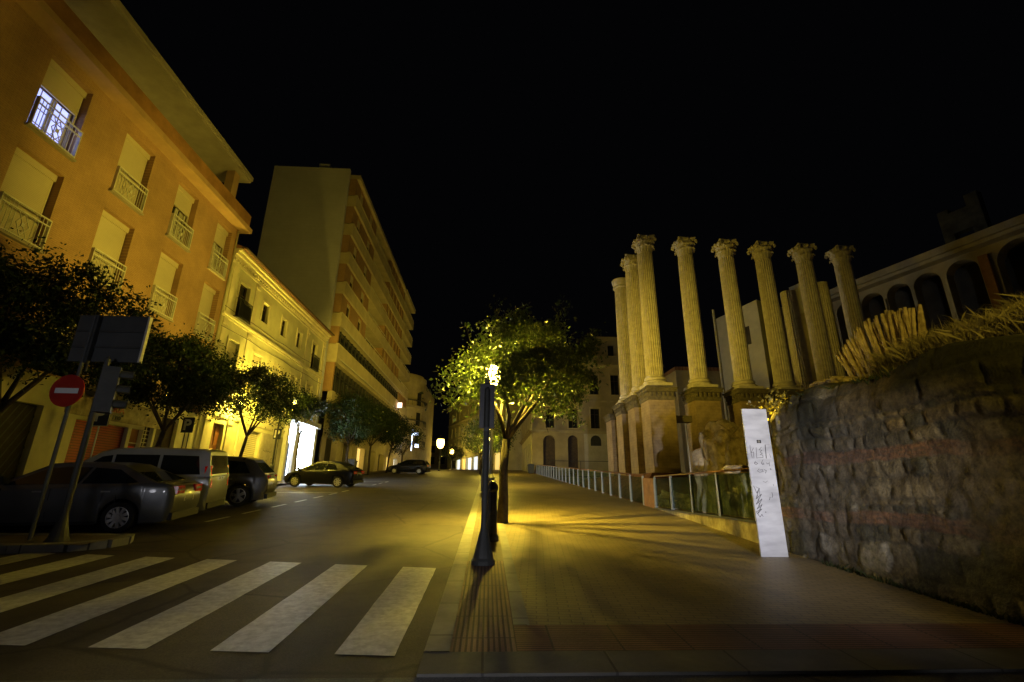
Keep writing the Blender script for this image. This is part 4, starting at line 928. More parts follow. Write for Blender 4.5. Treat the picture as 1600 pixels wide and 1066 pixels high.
# ------------------------------------------------------------------ ruined rubble wall
import bisect
def ruin_wall():
    DY = .034
    ny = int(13.2 / DY); y0 = -3.3
    vs = []; cols = []
    prof_n = 0
    rr = random.Random(8)
    tops = [(-4, 3.3), (2, 3.3), (4.4, 3.15), (5.4, 3.42), (6.0, 3.36), (6.7, 3.24), (8.2, 3.38), (9.0, 3.3), (9.5, 3.2), (9.9, 2.7)]
    def top(y):
        for (a, za), (b, zb) in zip(tops[:-1], tops[1:]):
            if a <= y <= b: return za + (zb - za) * (y - a) / (b - a)
        return 2.7
    ROWS = [-.6]; k = 0
    while ROWS[-1] < 5:
        k += 1; band = (.9 < ROWS[-1] < 1.25) or (2.0 < ROWS[-1] < 2.2) or (2.75 < ROWS[-1] < 3.0)
        ROWS.append(ROWS[-1] + (rr.uniform(.055, .07) if band else rr.choice((.10, .13, .17, .22, .30, .42)) * rr.uniform(.9, 1.1)))
    JOINTS = []
    for a_, b_ in zip(ROWS[:-1], ROWS[1:]):
        us = [-5 + rr.random() * .3]
        while us[-1] < 11: us.append(us[-1] + (rr.uniform(.26, .40) if b_ - a_ < .075 else rr.uniform(.8, 2.0) * (b_ - a_ + .04)))
        JOINTS.append(us)
    nz = 104; nb = 40
    stone_cols = [(.19, .165, .125), (.25, .22, .16), (.135, .125, .105), (.22, .18, .11), (.30, .26, .19), (.11, .11, .09), (.26, .21, .12)]
    for j in range(ny + 1):
        y = y0 + DY * j
        zt = top(y) + .10 * noise.noise(Vector((y * 2.3, 4, 0))) + .05 * noise.noise(Vector((y * 7, 9, 0)))
        zg = g(y) - .1
        endf = max(0.0, (y - 9.25) / .6)
        for i in range(nz + nb + 1):
            if i <= nz:
                f = i / nz; z = zg + (zt - zg) * f; x = 5.62 + .10 * f + max(0, f - .9) * 1.5; on = 1.0
            else:
                f2 = (i - nz) / nb; z = zt + (.50 if 4.2 < y < 8.4 else .22) * math.sin(f2 * 1.5); x = 5.87 + 5.5 * f2; on = .6
            bulge = .05 * noise.noise(Vector((y * .55, z * .7, 2.0)))
            mossy = noise.noise(Vector((y * .8, z * .8 + 3, x))) + (z - 2.6) * .45
            yw_ = y + .10 * noise.noise(Vector((y * 1.6, z * 1.6, 1))) + .05 * noise.noise(Vector((y * 5, z * 5, 7)))
            zw_ = z + .09 * noise.noise(Vector((y * .9, z * 1.4, 15))) + .035 * noise.noise(Vector((y * 4, z * 5, 17)))
            ri = bisect.bisect(ROWS, zw_) - 1; ri = max(0, min(len(ROWS) - 2, ri))
            hrow = ROWS[ri + 1] - ROWS[ri]; bk = hrow < .075
            er = noise.noise(Vector((y * .7 + 3, z * .9, 2))) + .45 * noise.noise(Vector((y * 2.3, z * 2.6, 9)))
            us = JOINTS[ri]; ci = max(0, min(len(us) - 2, bisect.bisect(us, yw_) - 1))
            de = min(zw_ - ROWS[ri], ROWS[ri + 1] - zw_, yw_ - us[ci], us[ci + 1] - yw_)
            q = max(0.0, min(1.0, de / (.022 if bk else .05))); q = q * q * (3 - 2 * q)
            hsh = random.Random(ri * 977 + ci * 31).random()
            c = (.20 + .10 * hsh, .115 + .05 * hsh, .08 + .03 * hsh) if bk else stone_cols[int(hsh * 997) % len(stone_cols)]
            if not bk and hsh > .955: c = (.46, .44, .38)
            d = (-.008 + .014 * q) if bk else (-.012 + .030 * q * (.4 + hsh))
            if q < .5: c = tuple(t * .5 + .05 for t in c)
            if er > .06:      # eroded: stones fallen out, rough core shows
                k_ = min(1, (er - .06) * 4); d = d * (1 - k_ * .7) - .03 * k_ + .03 * k_ * noise.noise(Vector((y * 6, z * 6, 4)))
                core = (.155, .13, .095); c = tuple(c[t] * (1 - .75 * k_) + core[t] * .75 * k_ for t in range(3))
            if mossy > .12:
                mm = min(1, (mossy - .12) * 4) * .85; c = tuple(c[t] * (1 - mm) + (.030, .034, .018)[t] * mm for t in range(3))
            d += .012 * noise.noise(Vector((y * 9, z * 9, x * 9)))
            yy = y + (endf * .0)
            xx = x - (bulge + d) * on + endf ** 2 * 1.2
            vs.append((xx, yy, z + (d * .6 if i > nz else 0))); tone = noise.noise(Vector((y * .55 + 20, z * .75, 3))); st_ = noise.noise(Vector((y * .9, z * 7.0, 8)))
            c = tuple(t * (1 + .35 * st_ + .25 * noise.noise(Vector((y * 3, z * 3, 6))))for t in c)
            c = (c[0] * (1 + .35 * tone), c[1] * (1 + .22 * tone), c[2] * (1 - .25 * tone))
            cols.append(tuple(max(.004, (.46 * t + .05 * sum(c) / 3) * k_) for t, k_ in zip(c, (1.08, .99, .80))))
    W_ = nz + nb + 1
    fs = [(j * W_ + i, j * W_ + i + 1, (j + 1) * W_ + i + 1, (j + 1) * W_ + i) for j in range(ny) for i in range(W_ - 1)]
    mb = MB(); mb.v = vs; mb.f = fs
    n0 = len(vs)
    last = [ny * W_ + i for i in range(W_)]
    mb.v.append((11, y0 + DY * ny, g(9) - .2)); mb.f.append(tuple(last + [n0]))
    cols.append((.1, .1, .08))
    o = mb.build('ruin_wall', 'rubble', fixn=False, smooth=True)
    at = o.data.attributes.new('stone', 'FLOAT_COLOR', 'POINT')
    at.data.foreach_set('color', np.array([(*c, 1) for c in cols], dtype=np.float32).ravel())
    return o
tag(ruin_wall(), 'long ruined Roman wall of rubble stones and thin brick courses by the pavement', 'wall')

def rock(name, label, loc, size, seed, group=None, mt='rock', cat='stone block'):
    import bmesh
    bm = bmesh.new(); bmesh.ops.create_icosphere(bm, subdivisions=5, radius=1)
    for v in bm.verts:
        p = v.co.copy(); q = Vector([math.copysign(abs(c) ** .72, c) for c in p])
        q *= 1 + .30 * noise.noise(p * 1.6 + Vector((seed, 0, 0))) + .20 * noise.noise(p * 3.5 + Vector((seed, 3, 0))) + .09 * noise.noise(p * 9)
        v.co = Vector((q.x * size[0], q.y * size[1], q.z * size[2]))
    me = bpy.data.meshes.new(name); bm.to_mesh(me); bm.free(); me.materials.append(M[mt])
    o = bpy.data.objects.new(name, me); COL.objects.link(o); o.location = loc; o.rotation_euler = (0, 0, seed * 1.3)
    return tag(o, label, cat, group)
rock('ruin_block', 'rounded rock lying behind the second glass pane of the short railing', (7.6, 14.0, .95), (.7, .55, .75), 1, 'fallen ruin blocks')
rock('ruin_block', 'tall jagged block behind the glass right beside the stele', (6.75, 11.6, 1.1), (.5, .7, .95), 2, 'fallen ruin blocks')
rock('ruin_block', 'big broken masonry lump standing up left of the stele', (8.0, 15.6, 1.9), (.95, .8, 1.75), 4, 'fallen ruin blocks')
rock('ruin_block', 'weathered masonry lump tucked between the stele and the third column', (8.7, 14.9, 1.6), (.8, .7, 1.6), 7, 'fallen ruin blocks')
rock('ruin_block', 'flat lit slab resting on the block behind the short railing', (6.5, 12.2, 2.12), (.34, .4, .10), 5, 'fallen ruin blocks')
rock('ruin_block', 'low pale boulder behind the long railing near the orange panel', (8.2, 21.0, .9), (.9, .7, .6), 9, 'fallen ruin blocks')
rock('ruin_block', 'dark squared block lying on top of the ruin wall end', (6.6, 8.3, 3.46), (.42, .5, .16), 6, 'fallen ruin blocks')

# cane screen and straw on the mound
cs = thing('cane_screen', 'fan of dry split canes lit orange above the ruin wall', 'fence', (7.6, 8.0, 3.6))
rr = random.Random(12)
nC = 58
for i in range(nC):
    f = i / (nC - 1)
    yb = 9.0 - 1.55 * f; zb = 3.55 + .25 * math.sin(f * 2.2)
    lean = .55 - .75 * f + rr.uniform(-.04, .04); Ln = .80 + .28 * math.sin(min(1, f * 1.15) * math.pi * .75) + rr.uniform(-.06, .08)
    yt, zt = yb + lean * Ln * .85, zb + Ln
    m = MB(); x = 7.5 + rr.uniform(-.05, .05)
    pts = []; rad = []; ns = rr.randint(4, 6)
    for k in range(ns):
        a, b = k / ns, (k + 1) / ns
        for q, r_ in ((a + .01, .038), (a + .06, .030), (b - .03, .030)):
            pts.append((x + .03 * math.sin(q * 3 + i), yb + (yt - yb) * q, zb + (zt - zb) * q)); rad.append(r_ * (1.05 - .2 * q))
    m.tube(pts, rad, 7); m.build('cane', 'cane', cs, world=True, smooth=True)
def blades(name, n, fpos, h, w, m, seed, lean=.5):
    r = np.random.default_rng(seed); mb = MB()
    for i in range(n):
        x, y, z = fpos(r); a = r.uniform(0, 6.28); hh = h * r.uniform(.5, 1.2); l = lean * r.normal(); l2 = lean * r.normal()
        dx, dy = math.cos(a) * w, math.sin(a) * w
        mb.add([(x - dx, y - dy, z), (x + dx, y + dy, z), (x + l * hh * .4 + dx * .6, y + l2 * hh * .4 + dy * .6, z + hh * .6), (x + l * hh, y + l2 * hh, z + hh), (x + l * hh * .4 - dx * .6, y + l2 * hh * .4 - dy * .6, z + hh * .6)], [(0, 1, 2, 3, 4)])
    return mb.build(name, m, fixn=False)
def fs(r):
    y = r.uniform(2.6, 7.7); x = r.uniform(6.7, 8.6); return x, y, 3.35 + .5 * math.sin((x - 6.6) * 1.1) + .1 * r.normal() + .2 * r.random()
o = blades('dry_grass', 30000, fs, .21, .006, 'straw', 3, .75); tag(o, 'dry straw heap growing over the mound right of the canes', 'dry grass', kind='stuff')
def fg(r):
    x = 6.25 + r.random() ** 1.4 * 6; y = r.uniform(9.3, 34); return x, y, .3
o = blades('grass', 9000, fg, .22, .010, 'grass', 4, .35); tag(o, 'green grass inside the temple site behind the glass', 'grass', kind='stuff')
def fw_(r): 
    y = r.uniform(5.5, 9.2); x = 5.85 + abs(r.normal()) * .5; return x, y, 3.2 + .02 * r.normal()
o = blades('weeds', 1200, fw_, .16, .012, 'grass', 6, .6); tag(o, 'dark weeds along the top of the ruin wall', 'weeds', kind='stuff')
def fb(r):
    y = r.uniform(4.0, 8.2); return 5.60 + abs(r.normal()) * .03 - .06, y, g(y)
o = blades('weeds', 260, fb, .09, .010, 'grass', 7, .6); tag(o, 'sparse weeds at the foot of the ruin wall', 'weeds', kind='stuff')
# ------------------------------------------------------------------ trees
def leaf_mesh(name, pts, nrm_seed, size, m, parent, aspect=.5, droop=.5):
    r = np.random.default_rng(nrm_seed); n = len(pts); pts = np.asarray(pts)
    ax = r.normal(size=(n, 3)); ax[:, 2] -= droop; ax /= np.linalg.norm(ax, axis=1)[:, None]
    b = r.normal(size=(n, 3)); b -= (b * ax).sum(1)[:, None] * ax; b /= np.linalg.norm(b, axis=1)[:, None]
    nn = np.cross(ax, b)
    L = size * r.uniform(.6, 1.3, n)[:, None]; Wd = L * aspect * .5
    base = pts; tip = pts + ax * L + nn * L * .12 * r.normal(size=(n, 1)); mid = pts + ax * L * .45 - nn * L * .1
    v = np.stack([base, mid + b * Wd, tip, mid - b * Wd], 1).reshape(-1, 3)
    me = bpy.data.meshes.new(name); me.vertices.add(4 * n); me.vertices.foreach_set('co', v.astype(np.float32).ravel())
    me.loops.add(4 * n); me.loops.foreach_set('vertex_index', np.arange(4 * n, dtype=np.int32))
    me.polygons.add(n); me.polygons.foreach_set('loop_start', np.arange(0, 4 * n, 4, dtype=np.int32))
    me.update(calc_edges=True); me.validate(); me.materials.append(M[m])
    o = bpy.data.objects.new(name, me); COL.objects.link(o); o.parent = parent; OFF[o.name] = OFF[parent.name]; return o
def crown_pts(seed, c, rad, ncl, per, clr, shell=.55, shoots=(), bottom=-.8):
    r = np.random.default_rng(seed); out = []; cl = []
    while len(cl) < ncl:
        d = r.normal(size=3); d /= np.linalg.norm(d)
        if d[2] < bottom: continue
        q = r.uniform(shell, 1.0) ** .6 * (1 + .16 * math.sin(d[0] * 5 + seed) * math.cos(d[1] * 4 + d[2] * 3))
        cl.append(np.array(c) + d * np.array(rad) * q)
    for p in cl:
        k = int(per * r.uniform(.4, 1.5)); s = clr * r.uniform(.6, 1.3)
        out.append(p + r.normal(size=(k, 3)) * s * np.array([1, 1, .75]))
    for (a, b, k) in shoots:
        t = r.random((k, 1)); out.append(np.array(a) + (np.array(b) - np.array(a)) * t + r.normal(size=(k, 3)) * (.10 + .07 * (1 - t)))
    return np.concatenate(out), cl
def tree(label, loc, seed, c, rad, fork, trunk_r, ncl, per, clr, leaf, lm, group, lean=(0, 0), shoots=(), shell=.5, bottom=-.8, keep=None, extra=None):
    root = thing('street_tree', label, 'tree', loc, group)
    r = random.Random(seed); mb = MB()
    F_ = Vector((lean[0], lean[1], fork))
    mb.tube([(0, 0, -.2), (lean[0] * .2 + .02, lean[1] * .2, fork * .3), (lean[0] * .6 - .03, lean[1] * .6, fork * .65), F_], [trunk_r * 1.35, trunk_r, trunk_r * .9, trunk_r * .85], 12)
    pts, cl = crown_pts(seed, c, rad, ncl, per, clr, shell, shoots, bottom)
    if keep is not None: pts = np.concatenate([pts[keep(pts)], extra])
    mains = []
    for k in range(6):
        t = k * 1.05 + r.uniform(-.3, .3); e = Vector((c[0] + rad[0] * .55 * math.cos(t), c[1] + rad[1] * .55 * math.sin(t), c[2] + rad[2] * r.uniform(-.35, .45)))
        m_ = F_.lerp(e, .5) + Vector((r.uniform(-.15, .15), r.uniform(-.15, .15), -.12))
        mb.tube([F_, m_, e], [trunk_r * .6, trunk_r * .38, trunk_r * .2], 7); mains.append(e); mains.append(m_)
    for p in cl[::2]:
        p = Vector(p); q = min(mains, key=lambda m: (m - p).length)
        mb.tube([q, q.lerp(p, .5) + Vector((0, 0, -.06)), p], [trunk_r * .18, trunk_r * .11, .008], 5, cap=False)
    for a, b, k in shoots: mb.tube([a, b], [.02, .006], 5)
    mb.build('trunk', 'bark', root, smooth=True)
    leaf_mesh('crown', pts, seed + 50, leaf, lm, root, .52)
    return root
# the lit tree by the traffic signal; its leaves leave the lantern free below and to the side
def lamp_side_sprays(n, seed):
    # drooping sprays on the road side of the lantern
    r = np.random.default_rng(seed); out = []
    L_ = np.array([.10 - .41, 13.4 - 13.13, 4.79 - g(13.13)])
    for k in range(46):
        az = R(r.uniform(-160, -35)); el = R(r.uniform(-40, -8)); d = r.uniform(1.0, 2.0)
        c = L_ + d * np.array([math.cos(az) * math.cos(el), math.sin(az) * math.cos(el), math.sin(el)])
        out.append(c + r.normal(size=(n // 46, 3)) * np.array([.13, .13, .16]))
    return np.concatenate(out)
def lamp_shade_sprays(n, seed):
    # thick foliage added to keep lantern light off the right side of the crown
    r = np.random.default_rng(seed); out = []
    L_ = np.array([.10 - .41, 13.4 - 13.13, 4.79 - g(13.13)])
    for k in range(40):
        az = R(r.uniform(-45, 75)); el = R(r.uniform(-25, 75)); d = r.uniform(.55, .95)
        out.append(L_ + d * np.array([math.cos(az) * math.cos(el), math.sin(az) * math.cos(el), math.sin(el)]) + r.normal(size=(n // 40, 3)) * .12)
    return np.concatenate(out)
def clear_of_lamp(p):
    d = p - np.array([.10 - .41, 13.4 - 13.13, 4.79 - g(13.13)]); n = np.linalg.norm(d, axis=1) + 1e-6; u = d / n[:, None]
    below = u[:, 2] < -.66
    r = np.random.default_rng(77).random(len(p))
    roadside = (p[:, 0] < -.12) & (p[:, 1] < .15) & (p[:, 2] < 5.2) & (r < .72)
    v = np.array([.41, 13.13 - 0, g(13.13) - 1.6]); q = p + v; e = np.array([.10, 13.4, 3.19]); e = e / np.linalg.norm(e)
    off = np.linalg.norm(q - (q @ e)[:, None] * e, axis=1)
    front = (off < .22) & (p[:, 1] < .3)
    return ~(below | (n < .42) | roadside | front)
tree('bushy kerbside tree with a street lamp glowing in its leaves', (.41, 13.13, g(13.13)), 21, (.62, .15, 4.15), (2.0, 1.9, 1.65), 2.15, .13, 130, 165, .20, .125, 'leaf', 'street trees on the right pavement', (.10, 0),
     [((-.2, 0, 5.2), (-.25, 0, 6.3), 70), ((.5, 0, 5.6), (.6, .1, 6.2), 60), ((1.5, 0, 5.3), (1.8, 0, 6.35), 90), ((.1, .2, 5.4), (.25, .2, 6.1), 50), ((2.3, 0, 4.9), (2.85, 0, 5.45), 70), ((-.9, -.3, 4.6), (-1.15, -.3, 5.4), 60), ((-1.2, -.4, 3.7), (-1.8, -.4, 3.5), 140), ((-1.1, -.6, 3.2), (-1.45, -.6, 2.6), 120), ((2.0, 0, 3.4), (2.2, .2, 2.6), 70), ((1.0, -.5, 3.0), (1.2, -.5, 2.3), 70)], shell=.30, bottom=-.7, keep=clear_of_lamp, extra=np.concatenate([lamp_side_sprays(1200, 4), lamp_shade_sprays(600, 6)]))
tree('small round tree up the right pavement behind the signal post', (.2, 37, g(37)), 31, (0, 0, 3.5), (1.9, 1.9, 1.3), 2.2, .11, 60, 60, .30, .16, 'leaf', 'street trees on the right pavement')
tree('farther small tree by the kerb at the bend of the street', (-.8, 56, g(56)), 32, (0, 0, 3.6), (2.2, 2.0, 1.4), 2.2, .11, 55, 60, .32, .18, 'leaf', 'street trees on the right pavement')
tree('tiny lit tree under the far lamps', (-6.6, 92, g(92)), 33, (0, 0, 3.0), (2.3, 2, 1.3), 1.9, .12, 40, 60, .34, .2, 'leaf', 'street trees at the far end')
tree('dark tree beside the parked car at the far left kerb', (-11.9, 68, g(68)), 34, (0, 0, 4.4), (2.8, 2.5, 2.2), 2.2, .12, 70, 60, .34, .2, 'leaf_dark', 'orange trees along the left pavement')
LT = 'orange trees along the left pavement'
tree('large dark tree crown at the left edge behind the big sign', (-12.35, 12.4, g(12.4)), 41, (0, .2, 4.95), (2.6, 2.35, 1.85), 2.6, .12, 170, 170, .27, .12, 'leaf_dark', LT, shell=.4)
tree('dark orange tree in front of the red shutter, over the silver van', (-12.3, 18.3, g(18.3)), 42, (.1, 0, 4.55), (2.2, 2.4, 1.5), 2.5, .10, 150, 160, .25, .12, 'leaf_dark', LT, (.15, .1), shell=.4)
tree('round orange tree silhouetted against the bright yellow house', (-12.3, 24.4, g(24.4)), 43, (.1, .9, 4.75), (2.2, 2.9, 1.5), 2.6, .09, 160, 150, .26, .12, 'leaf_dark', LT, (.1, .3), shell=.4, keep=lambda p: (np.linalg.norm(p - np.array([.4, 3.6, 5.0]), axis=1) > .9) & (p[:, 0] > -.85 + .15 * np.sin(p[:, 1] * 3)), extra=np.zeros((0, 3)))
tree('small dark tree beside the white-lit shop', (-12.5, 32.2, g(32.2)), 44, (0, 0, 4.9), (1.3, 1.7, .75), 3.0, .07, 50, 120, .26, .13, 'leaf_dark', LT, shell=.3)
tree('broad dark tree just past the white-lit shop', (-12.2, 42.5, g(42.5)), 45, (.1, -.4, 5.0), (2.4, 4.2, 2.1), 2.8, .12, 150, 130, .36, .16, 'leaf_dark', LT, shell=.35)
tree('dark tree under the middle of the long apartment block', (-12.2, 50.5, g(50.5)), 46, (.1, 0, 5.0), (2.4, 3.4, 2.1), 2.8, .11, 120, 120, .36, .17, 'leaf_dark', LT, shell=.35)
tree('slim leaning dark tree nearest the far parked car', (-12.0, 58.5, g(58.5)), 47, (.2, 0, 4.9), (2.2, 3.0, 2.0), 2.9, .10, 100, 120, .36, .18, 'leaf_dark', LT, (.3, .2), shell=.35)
def plant(r):
    a = r.normal(size=3); return a
pr = thing('wall_plant', 'small yellow-green plant sprouting on the ruin wall end behind the stele', 'plant', (5.85, 9.0, 3.1))
r_ = np.random.default_rng(5); leaf_mesh('foliage', r_.normal(size=(420, 3)) * np.array([.26, .22, .14]) + np.array([.05, .1, .12]), 9, .07, 'weed', pr, .7)
mb = MB()
for k in range(8): mb.tube([(0, .05, -.1), (.2 * math.cos(k), .2 * math.sin(k) + .05, .2)], [.01, .004], 4)
mb.build('stem', 'bark', pr)

# ------------------------------------------------------------------ street lamps
def add_light(name, parent, loc, watts, col, rad):
    ld = bpy.data.lights.new(name, 'POINT'); ld.energy = watts; ld.color = col; ld.shadow_soft_size = rad
    o = bpy.data.objects.new(name, ld); COL.objects.link(o); o.location = loc; o.parent = parent; return o
SOD = (1.0, .73, .07); WHT = (.93, .92, 1.0)
def lantern(mb, gl, bl, c, s=1.0, cap=1.0, bs=1.0):
    x, y, z = c
    def ring(z, r): return [(x + r * math.cos(t), y + r * math.sin(t), z) for t in [math.pi / 6 + k * math.pi / 3 for k in range(6)]]
    mb.lathe([(.05 * s, z - .40 * s), (.11 * s, z - .34 * s), (.13 * s, z - .27 * s), (.05 * s, z - .26 * s)], 10, (x, y, 0))
    a, b = ring(z - .27 * s, .12 * s), ring(z + .18 * s, .20 * s)
    for p, q in zip(a, b): mb.tube([p, q], .009 * s, 4)
    cs_ = s * cap
    mb.lathe([(.23 * cs_, z + .18 * s), (.24 * cs_, z + .21 * s), (.15 * cs_, z + .34 * s), (.06 * cs_, z + .40 * s), (.05 * s, z + .46 * s), (.015 * s, z + .52 * s)], 12, (x, y, 0))
    s = s * bs
    bl.lathe([(.005 * s, z - .17 * s), (.06 * s, z - .15 * s), (.095 * s, z - .08 * s), (.105 * s, z), (.09 * s, z + .08 * s), (.05 * s, z + .13 * s), (.005 * s, z + .15 * s)], 14, (x, y, 0))
def lamp_post(label, loc, h, arms, watts, col=SOD, s=1.0, bulb='bulb', mt='iron', group='lantern street lamps', rad=.13, cap=1.0, bs=1.0):
    root = thing('street_lamp', label, 'street lamp', loc, group)
    m = MB(); m.lathe([(.17, -.1), (.17, .12), (.12, .2), (.11, .75), (.13, .8), (.10, .95), (.10, 1.12), (.05, 1.22), (.045, h - .5), (.06, h - .48), (.04, h - .42)], 14)
    m.build('pole', mt, root, smooth=False)
    for (dx, dy, dz) in arms:
        m = MB(); b = MB(); lantern(m, None, b, (dx, dy, h + dz), s, cap, bs)
        if dx or dy:
            m.tube([(0, 0, h - .55), (dx * .4, dy * .4, h - .75), (dx * .9, dy * .9, h - .62), (dx, dy, h + dz - .38)], .022, 6)
        hd = m.build('lantern', mt, root); b.build('bulb', bulb, hd)
        add_light('lamp_light', root, (dx, dy, h + dz - .02), watts, col, max(rad, .125 * s * bs))
    return root
lamp_post('lantern lamp shining among the leaves behind the traffic signal post', (.10, 13.4, g(13.4)), 4.04, [(0, 0, 0)], 24000, s=1.3, bs=1.7)
bo = thing('bollard', 'thick dark cast-iron bollard close behind the traffic signal foot', 'bollard', (.12, 10.32, g(10.32)))
m = MB(); m.lathe([(.15, -.05), (.15, .08), (.11, .14), (.10, .95), (.125, 1.0), (.11, 1.08), (.06, 1.16), (.01, 1.18)], 16); m.build('post', 'iron', bo); m = MB(); m.lathe([(.112, .5), (.118, .52), (.118, .56), (.112, .58)], 16); m.build('ring', 'iron_green', bo)
lamp_post('farther lantern lamp on the right pavement hidden behind the tree', (.15, 31.5, g(31.5)), 3.7, [(0, 0, 0)], 5200)
lamp_post('distant lantern lamp near the end of the glass railing', (.15, 55, g(55)), 3.9, [(0, 0, 0)], 12000)
lamp_post('two-armed lantern lamp beside the white-lit shop', (-12.15, 28.0, g(28.0)), 4.8, [(.45, .7, .05), (.35, -.75, 0)], 2900, cap=.4)
lamp_post('bright far lamp glowing over the end of the street', (-6.9, 70, g(70)), 4.0, [(0, 0, 0)], 4500, s=2.0, bulb='bulb_far', bs=2.6)
lamp_post('smaller distant lamp lower down at the far end', (-7.3, 98, g(98)), 3.6, [(0, 0, 0)], 3500, s=2.0, bulb='bulb_far', bs=2.0)
# added bracket lantern, unseen, to brighten the yellow house front
wl = thing('added_wall_lamp', 'added bracket lantern on the yellow house front, unseen behind the round orange tree', 'added wall lamp', (-14, 25.95, 6.1))
m = MB(); m.tube([(0, 0, .3), (.35, 0, .42), (.55, 0, .3)], .02, 6); m.box(0, .03, -.06, .06, .2, .45); b = MB(); lantern(m, None, b, (.55, 0, -.2), .9, .25); hd = m.build('bracket', 'iron', wl); b.build('bulb', 'bulb', hd)
add_light('lamp_light', wl, (.55, 0, -.2), 5500, SOD, .12)
# added floodlights, all unseen, to brighten single parts of the scene
def flood(label, loc, h, tgt, watts, cone, blend, col=SOD, group='added floodlights', size=.12):
    root = thing('added_floodlight', label, 'added_floodlight', loc, group)
    m = MB(); m.lathe([(.08, -.1), (.08, .1), (.045, .2), (.04, h)], 10); m.build('pole', 'iron', root)
    d = (Vector(tgt) - Vector(loc) - Vector((0, 0, h))).normalized()
    q = d.to_track_quat('-Z', 'Y')
    m = MB(); m.lathe([(.02, .14), (.10, .12), (.15, -.02), (.15, -.04)], 14); m.v = [tuple(q @ Vector(p) + Vector((0, 0, h))) for p in m.v]; m.build('housing', 'iron', root)
    ld = bpy.data.lights.new('added_flood_light', 'SPOT'); ld.energy = watts; ld.color = col; ld.spot_size = cone; ld.spot_blend = blend; ld.shadow_soft_size = size
    o = bpy.data.objects.new('added_flood_light', ld); COL.objects.link(o); o.parent = root; o.location = tuple(Vector((0, 0, h)) + d * .06); o.rotation_euler = q.to_euler()
mast = thing('added_flood_mast', 'added mast of flood heads, unseen behind the kerbside tree', 'added_floodlight', (.62, 15.8, g(15.8)))  # added mast, unseen; its heads brighten temple, house fronts and tall block
m = MB(); m.lathe([(.08, -.1), (.08, .1), (.045, .2), (.04, 4.6)], 10); m.build('pole', 'iron', mast)
def head(h, tgt, watts, cone, blend):
    d = (Vector(tgt) - Vector((.62, 15.8, g(15.8) + h))).normalized(); q = d.to_track_quat('-Z', 'Y'); c_ = Vector((0, 0, h)) + d * .16
    m = MB(); m.lathe([(.02, .14), (.09, .12), (.13, -.02), (.13, -.04)], 14); m.v = [tuple(q @ Vector(p) + c_) for p in m.v]; m.build('housing', 'iron', mast)
    ld = bpy.data.lights.new('added_flood_light', 'SPOT'); ld.energy = watts; ld.color = SOD; ld.spot_size = cone; ld.spot_blend = blend; ld.shadow_soft_size = .12
    o = bpy.data.objects.new('added_flood_light', ld); COL.objects.link(o); o.parent = mast; o.location = tuple(c_ + d * .08); o.rotation_euler = q.to_euler()
head(3.5, (11.5, 27, 10.2), 4700, R(52), 1.0)
head(3.8, (-14, 18.5, 11.2), 6200, R(50), .85)
head(4.1, (-17, 39, 23), 3200, R(40), 1.0)
head(4.4, (-13.3, 55, 14), 28000, R(36), 1.0)
flood('small added uplight, unseen behind the stele, brightening the cane fan', (5.5, 9.6, .96), 2.0, (7.5, 8.1, 4.35), 190, R(95), .9, SOD, None)  # added fill for the canes, kept out of view by the stele
flood('added white lamp on a post behind the photographer, brightening the stele', (2.5, -4.6, g(-4.6)), 1.7, (4.6, 8.8, 2.0), 8300, R(21), .9, WHT, None)  # added narrow white beam to brighten the stele
flood('added sodium lamp on a post behind the photographer, brightening the straw and ruin wall', (3.2, -6.5, g(-6.5)), 7.2, (7.2, 6.0, 3.9), 2600, R(32), 1.0, SOD, None, .3)  # added warm fill for straw and ruin wall, behind the camera
flood('added white lamp on a post right behind the photographer, brightening the crossing', (-1.2, -7, g(-7)), 3.6, (-1.6, 6.6, .3), 1500, R(42), 1.0, WHT, None)  # added white fill for the crossing, behind the camera
flood('added white lamp on a post behind the photographer, brightening the left signs', (-5.8, -5.5, g(-5.5)), 3.6, (-8.3, 9.7, 3.5), 650, R(24), 1.0, WHT, None, 1.0)  # added soft white fill for the signs on the left island
lamp_post('added white street lamp far down the slope, unseen behind the photographer', (14, -30, g(-30)), 4.05, [(0, 0, 0)], 2500, WHT, bulb='bulb_white', group='added white street lamps', rad=.12)  # added unseen lamp meant to put a highlight on the stele
# added white lamp, unseen, to brighten the wall behind the temple
wl = thing('added_wall_lamp', 'added white lamp, unseen, low on the wall behind the temple piers', 'added wall lamp', (20.3, 43.0, 3.2))
m = MB(); m.lathe([(.05, 0), (.16, .05), (.18, .2), (.05, .32)], 12); m.build('housing', 'iron', wl); m = MB(); m.lathe([(.01, -.05), (.1, -.03), (.12, -.005)], 12); m.build('bulb', 'bulb_white', wl)
add_light('lamp_light', wl, (0, -.1, -.25), 120, WHT, .1)
for u, v, w, e in ((36.9, 4.0, 1.2, 260), (34.1, 5.2, .9, 60)):
    p = FL.P(u, v, w); o = add_light('shop_glow', None, p, e, WHT, .5); bpy.data.objects.remove(o)

